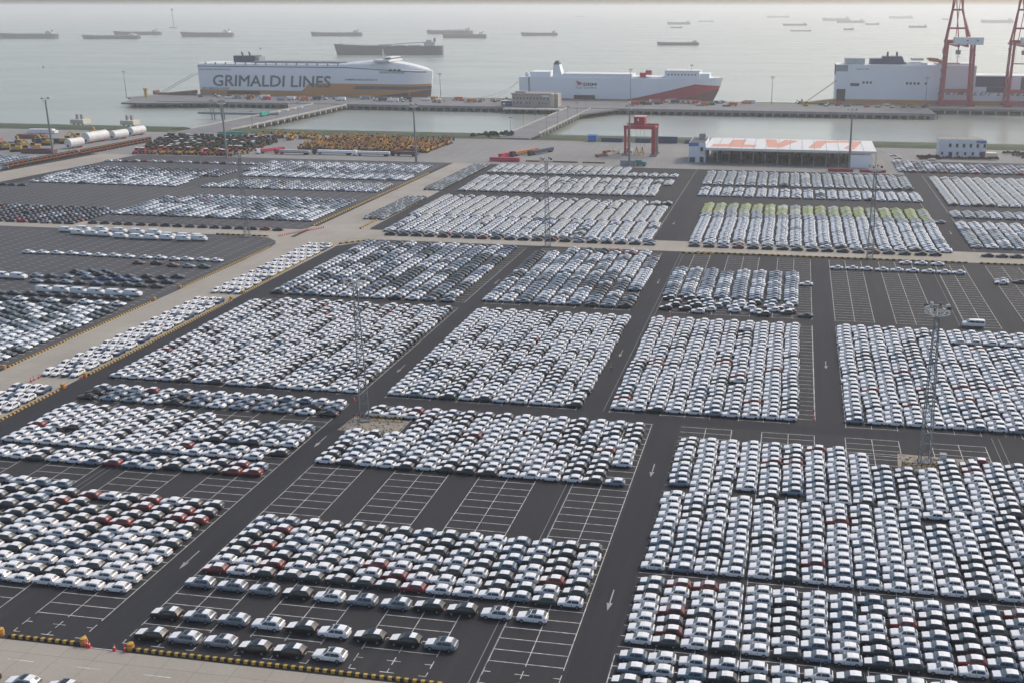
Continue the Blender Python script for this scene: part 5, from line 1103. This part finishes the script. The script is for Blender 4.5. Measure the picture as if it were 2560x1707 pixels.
trailer(-178, 634, 1.15, 24, 'orange', 'flatbed with an orange boom pointing away behind the red containers', 'mach_dark'); trailer(-168, 640, 1.15, 22, 'cont_blue', 'flatbed with dark blue boxes behind the red containers', 'mach_dark')
for k, (x, y, m_, lab) in enumerate(((-124, 638, 'mach_brown', 'brown pallet row left of the gantry'), (-119, 645, 'wall_cream', 'cream crate row left of the gantry'), (-113, 655, 'cover', 'pale crate row behind the left gantry leg'))):
    t = thing('crate_row', lab, 'crates', (x, y, 0), 1.15); q = MB(); q.box(0, 0, .3, 16, 2.4, 1.8, m_); q.box(8, 0, 1.85, 14, 2.2, 3.1, m_); child(t, 'crate', q); q = MB(); q.box(.5, .3, 0, 15.5, 2.1, .3, 'mach_dark'); child(t, 'pallet', q)
t = thing('portable_cabin', 'grey portable cabin at the foot of the mast before the gantry', 'cabin', (-104, 604.5, 0)); q = MB(); q.box(0, 0, 0, 9, 2.6, 3.3, 'deck_grey'); child(t, 'wall', q); q = MB(); q.box(-.15, -.15, 3.3, 9.15, 2.75, 3.45, 'steel_galv'); child(t, 'roof', q)
t = thing('forklift', 'teal forklift beside the grey portable cabin', 'forklift', (-94.5, 605.5, 0)); q = MB(); q.box(0, 0, .5, 6, 2.4, 2.6, 'mach_teal'); q.box(-1.5, .2, 2.8, 3.4, 2.2, 3.6, 'mach_teal'); q.tube((.2, .3, 2.6), (.2, .3, 3), .1, 'mach_teal', 4); child(t, 'body', q)
for a in (1, 4.6): q = MB(); q.tube((a, -.1, .6), (a, 2.5, .6), .6, 'tyre', 10); child(t, 'axle', q, 40)
t = thing('wooden_fence', 'low brown timber rail along the yard edge left of the mast', 'rail', (-165, 612.8, 0)); q = MB(); q.box(0, 0, 0, 33, .5, .8, 'mach_brown'); q.box(36, 0, 0, 50, .5, .8, 'mach_brown'); child(t, 'timber', q)
for x0, x1, l in ((19, 33.5, 'left low red barrier before the shed'), (37, 52, 'right low red barrier before the shed')):
    t = thing('red_barrier', l, 'barrier', (x0, 604, 0)); q = MB(); q.box(0, 0, 0, x1-x0, 1.2, 1.7, 'hull_red'); child(t, 'panel', q)
# turquoise boom and quay clutter
t = thing('turquoise_boom', 'long turquoise blade lying behind the tractors', 'blade', (-418, 690, 0), .1); q = MB(); q.loft([[(x, y*r_, 3.6+z*r_) for y, z in ((-1, -1), (1, -1), (1, 1), (-1, 1))] for x, r_ in ((0, .3), (3, .9), (12, 1.1), (22, .7), (25, .15))], 'teal_bright'); child(t, 'blade_shell', q, 60); q = MB(); q.box(5, -1, 0, 6, 1, 3, 'mach_dark'); q.box(17, -1, 0, 18, 1, 3, 'mach_dark'); child(t, 'cradle', q)
QC = ['cont_blue', 'mach_dark', 'orange', 'mach_teal', 'deck_white', 'cont_red', 'hull_white', 'mach_yellow', 'deck_grey']
QN = [0]
def clutter(x, y, c, kind):
    QN[0] += 1; n9 = ORD[(QN[0]-1) % 26+1]; wh_ = 'before the ochre ship' if x < -395 else 'between ochre and middle ships' if x < -270 else 'before the middle ship' if x < -10 else 'before the right ship'
    nm = {'cont_blue': 'dark blue', 'mach_dark': 'black', 'orange': 'orange', 'mach_teal': 'teal', 'deck_white': 'white', 'cont_red': 'red', 'hull_white': 'pale blue', 'mach_yellow': 'yellow', 'deck_grey': 'grey'}[c]
    if kind == 0:
        t = thing('cargo_truck', f'{nm} cargo truck, {n9} item from the left {wh_}', 'truck', (x, y, 0), R.choice([0, .1, -.1]), 'trucks on the quay'); q = MB(); q.box(0, 0, .9, 8.5, 2.5, 3.6, c); child(t, 'cargo_box', q); q = MB(); q.box(-2.4, 0, .6, -.3, 2.5, 3.1, 'deck_white' if c != 'deck_white' else 'cont_red'); q.box(-2.46, .2, 1.9, -2.38, 2.3, 2.8, 'window_glass'); child(t, 'cab', q)
        for a in (-1.4, 1.6, 6.8): q = MB(); q.tube((a, -.05, .5), (a, 2.55, .5), .5, 'tyre', 8); child(t, 'axle', q)
    elif kind == 1:
        t = thing('cargo_bundle', f'{nm} cargo bundle, {n9} item from the left {wh_}', 'cargo', (x, y, 0), R.uniform(-.3, .3), 'cargo on the quay'); q = MB(); L = R.uniform(4, 10); q.box(0, 0, .3, L, 3, R.uniform(1.2, 2.6), c); child(t, 'bundle', q); q = MB(); q.box(.3, .2, 0, L-.3, 2.8, .3, 'mach_dark'); child(t, 'pallet', q)
    else: place(lambda *a: excavator(*a, s_=.9), ('q', c), x, y, R.uniform(-3, 3), c, f'{nm} excavator, {n9} item from the left {wh_}')
QN[0] = 0
for k in range(26): clutter(-625+k*9+R.uniform(-2, 2), 985+R.uniform(0, 40), R.choice(QC), R.choice([0, 0, 1, 2]))
QN[0] = 0
for k in range(20): clutter(-405+k*6.5, 985+R.uniform(0, 34), R.choice(QC), R.choice([1, 2, 2, 0]))
QN[0] = 0
for k in range(22): clutter(-160+k*5.2+R.uniform(-1, 1), 990+R.uniform(0, 40), R.choice(QC), R.choice([0, 1, 1, 2]))
QN[0] = 0
for k in range(14): clutter(0+k*9+R.uniform(-2, 2), 1005+R.uniform(0, 28), R.choice(QC), R.choice([1, 2, 1]))
# trucks on the left bridge
for k, (y, c, l) in enumerate(((838, 'mach_green', 'green covered truck driving on the left trestle bridge'), (868, 'W', 'first white car on the left bridge beyond the green truck'), (884, 'W', 'second white car on the left bridge beyond the green truck'), (898, 'W', 'third white car on the left bridge beyond the green truck'), (912, 'W', 'fourth white car on the left bridge beyond the green truck'))):
    if c == 'mach_green':
        t = thing('covered_truck', l, 'truck', (-461, y, .02), 1.57); q = MB(); q.box(-6, -1.4, .9, 4, 1.4, 3.8, 'teal_bright'); child(t, 'tarpaulin', q); q = MB(); q.box(4.3, -1.3, .7, 6.6, 1.3, 3.3, 'mach_teal'); child(t, 'cab', q)
        for a in (-4.5, -3, 5.4): q = MB(); q.tube((a, -1.35, .55), (a, 1.35, .55), .55, 'tyre', 8); child(t, 'axle', q)
    else:
        t = thing('parked_car', l, 'car', (-463, y, .02), 1.57, 'cars on the left bridge')
        child(t, 'body', finish(geo_m['body'], 'W'), 34); child(t, 'windscreen', geo_m['windscreen']); child(t, 'side_window', geo_m['side_window'][0]); child(t, 'side_window', geo_m['side_window'][1]); child(t, 'rear_window', geo_m['rear_window'])
        for q in geo_m['wheel']: child(t, 'wheel', q)
# small lamps on the roads
lp = None
for i, (x, y) in enumerate([(-216, 760+k*38) for k in range(5)]+[(-191.4, 775+k*38) for k in range(5)]+[(-434.8, 770+k*40) for k in range(4)]):
    lab = f'slim street lamp, {ORD[(i % 5)+1]} along the {"left" if i < 5 else "right"} side of the middle bridge' if i < 10 else f'slim street lamp, {ORD[i-9]} along the right side of the left bridge'
    if lp is None:
        lp = thing('street_lamp', lab, 'street lamp', (x, y, 0), 0, 'street lamps on the bridges'); q = MB(); q.tube((0, 0, 0), (0, 0, 11), .14, 'steel_galv', 5); child(lp, 'post', q); q = MB(); q.box(-1.6, -.2, 11, 1.6, .2, 11.4, 'lamp_dark'); child(lp, 'lamp_head', q)
    else: dup(lp, (x, y, 0), 0, lab)
# ---------------------------------------------------------------- ships at anchor
def cargo_ship(x0, x1, ytop, yw, m_, lab, house='right', derrick=False, low=False):
    a = Vector((*at(x0, yw, -5), -5)); b = Vector((*at(x1, yw, -5), -5)); L = (b-a).length; d = px(a.x, a.y)[2]; sc = d/F; rz = math.atan2(b.y-a.y, b.x-a.x)
    t = thing('cargo_ship', lab, 'ship', (a.x, a.y, -5), rz, 'cargo ships at anchor in the river')
    hh = max(2.5, (yw-ytop)*sc*.5); B = min(30, L*.16); q = MB(); fx = -1 if house == 'left' else 1; secs = []
    for f_ in (0, .04, .1, .5, .9, .97, 1):
        ff = f_; bw = {0: .25, .04: .7, .1: 1, .5: 1, .9: 1, .97: .9, 1: .8}[f_]; zt = hh*(1.28 if f_ <= .04 else 1.2 if f_ == .1 else 1.0 if f_ < .9 else 1.08); rake = -L*.012 if f_ == 0 else 0
        x = L*f_; secs.append([(x-rake, -B/2*bw*.8, -1), (x+rake, -B/2*bw, zt), (x+rake, B/2*bw, zt), (x-rake, B/2*bw*.8, -1)])
    q.loft(secs, m_); q2 = q
    if house == 'left': q.v = [(L-a_, b_, c_) for a_, b_, c_ in q.v]
    child(t, 'hull', q)
    X = lambda f_: (L*f_ if house != 'left' else L*(1-f_))
    hs = hh*1.0+(yw-ytop)*sc*.28
    q = MB(); xa, xb = sorted((X(.84), X(.94))); q.box(xa, -B*.42, hh*1.0, xb, B*.42, hs, 'deck_white' if m_ != 'hull_dark' else 'cover_pale'); xa, xb = sorted((X(.86), X(.91))); q.box(xa, -B*.48, hs, xb, B*.48, hs+(hs-hh)*.45, 'cover_pale'); child(t, 'bridge_house', q)
    q = MB(); xa = X(.93); q.tube((xa, 0, hs), (xa, 0, (yw-ytop)*sc), B*.06+.4, 'hull_dark', 6); child(t, 'funnel', q)
    q = MB()
    for k in range(5): xa, xb = sorted((X(.14+.135*k), X(.25+.135*k))); q.box(xa, -B*.33, hh*.98, xb, B*.33, hh*1.12, m_)
    child(t, 'hatch_cover', q)
    q = MB(); q.tube((X(.05), 0, hh), (X(.05), 0, hh*1.9), .3, 'steel_galv', 4); child(t, 'foremast', q)
    if derrick: q = MB(); q.tube((X(.40), -B*.1, hh*1.15), (X(.84), -B*.1, hh*1.5), 1.2, 'cover_pale', 4); child(t, 'unloading_boom', q)
for x0, x1, yt, yw, m_, lab, kw in [
    (0, 143, 76, 97, 'hull_dark', 'dark barge at the far left edge of the river', {}), (208, 348, 83, 98, 'hull_dark', 'low grey barge, near one of the overlapping pair on the left', {}), (286, 402, 74, 88, 'hull_dark', 'grey barge, far one of the overlapping pair on the left', {}),
    (454, 583, 74, 93, 'hull_brown', 'reddish brown cargo ship right of the offshore mast', {}), (779, 905, 75, 91, 'hull_dark', 'long low barge behind the large dark bulk ship', {}), (841, 1107, 97, 138, 'hull_dark', 'large dark blue-grey self-unloading bulk ship behind the ochre car carrier', dict(derrick=True)),
    (1068, 1182, 70, 86, 'hull_dark', 'pale ship with a boom behind the brown barge', dict(derrick=True)), (1107, 1216, 79, 96, 'hull_brown', 'brown-grey barge right above the large bulk ship', {}), (1303, 1394, 77, 90, 'hull_dark', 'small dark coaster right of centre', {}),
    (1643, 1747, 101, 114, 'hull_dark', 'dark barge above the bow of the middle ship', {}), (1668, 1726, 52, 62, 'hull_dark', 'faint ship above the small flat barge right of centre', {}), (1676, 1706, 66, 71, 'hull_dark', 'tiny flat barge just under a faint ship', {}), (1746, 1785, 51, 55, 'hull_dark', 'tiny faint barge, highest of the right centre group', {}),
    (1917, 1973, 38, 45, 'hull_dark', 'very faint pale ship near the horizon right of centre', {}), (1957, 2017, 57, 65, 'hull_dark', 'faint barge between two hazy ships', {}), (1976, 2028, 75, 79, 'hull_dark', 'flat low barge below the faint barge', {}), (2056, 2124, 42, 53, 'hull_dark', 'hazy ship of an overlapping pair left of the crane', {}), (2091, 2161, 48, 58, 'hull_dark', 'hazy ship, nearer of the pair left of the crane', {}),
    (2109, 2134, 69, 76, 'hull_dark', 'tiny boat below the hazy pair left of the crane', {}), (2163, 2198, 57, 63, 'hull_dark', 'tiny barge right of the hazy pair', {}), (2223, 2281, 38, 47, 'hull_dark', 'very faint pale ship left of the quay crane', {}), (2272, 2317, 62, 70, 'hull_dark', 'small dark coaster just left of the quay crane', {}),
    (2355, 2380, 44, 51, 'hull_dark', 'faint ship half hidden by the quay crane tower', {}), (2452, 2532, 46, 58, 'hull_dark', 'faint long ship between the two quay cranes', {}), (1438, 1462, 40, 43, 'hull_dark', 'tiny speck of a barge near the horizon', {})]:
    cargo_ship(x0, x1, yt, yw, m_, lab, **kw)
a = at(435, 71, -5); d = px(*a)[2]/F
t = thing('offshore_mast', 'tall thin mast on a platform standing in the river', 'mast', (a[0], a[1], -5)); q = MB(); q.tube((0, 0, 0), (0, 0, 44*d), 1.3*d, 'steel_galv', 5, .8*d); child(t, 'pole', q); q = MB(); q.tube((0, 0, 0), (0, 0, 2.5*d), 11*d, 'steel_galv', 8); child(t, 'platform', q); q = MB(); q.tube((0, 0, 42*d), (0, 0, 47*d), 2.8*d, 'steel_galv', 8); child(t, 'top_cabin', q)
for X, Y, l in ((108, 170, 'small dark buoy in the open water at the left'), (651, 124, 'small dark buoy above the ochre ship funnel')):
    a = at(X, Y, -5); d = px(*a)[2]/F; t = thing('buoy', l, 'buoy', (a[0], a[1], -5), 0, 'buoys'); q = MB(); q.tube((0, 0, 0), (0, 0, 2.2*d), 2.0*d, 'hull_dark', 8); child(t, 'float', q); q = MB(); q.tube((0, 0, 2.2*d), (0, 0, 6.5*d), .7*d, 'hull_dark', 5, .3*d); child(t, 'beacon', q)
# yellow post at the quay tip
t = thing('yellow_post', 'tall yellow fender post near the left tip of the quay', 'post', (-680, 995, 0)); q = MB(); q.box(-1.2, -1, 0, 1.2, 1, 8, 'yellow'); child(t, 'column', q); q = MB(); q.box(-2, -1.2, 8, 2, 1.2, 9.4, 'yellow'); child(t, 'head', q)
# ---------------------------------------------------------------- haze
hz = bpy.data.materials.new('haze'); hz.use_nodes = True; n = hz.node_tree; n.nodes.remove(n.nodes['Principled BSDF']); pv = n.nodes.new('ShaderNodeVolumePrincipled')
pv.inputs['Color'].default_value = (.98, .985, .975, 1); pv.inputs['Density'].default_value = HAZE; pv.inputs['Anisotropy'].default_value = .35
n.links.new(pv.outputs[0], [k for k in n.nodes if k.type == 'OUTPUT_MATERIAL'][0].inputs['Volume']); MATS['haze'] = hz
q = MB(); q.box(-31000, -700, -12, 31000, 41000, 112, 'haze'); o = q.build('haze'); o['kind'] = 'stuff'
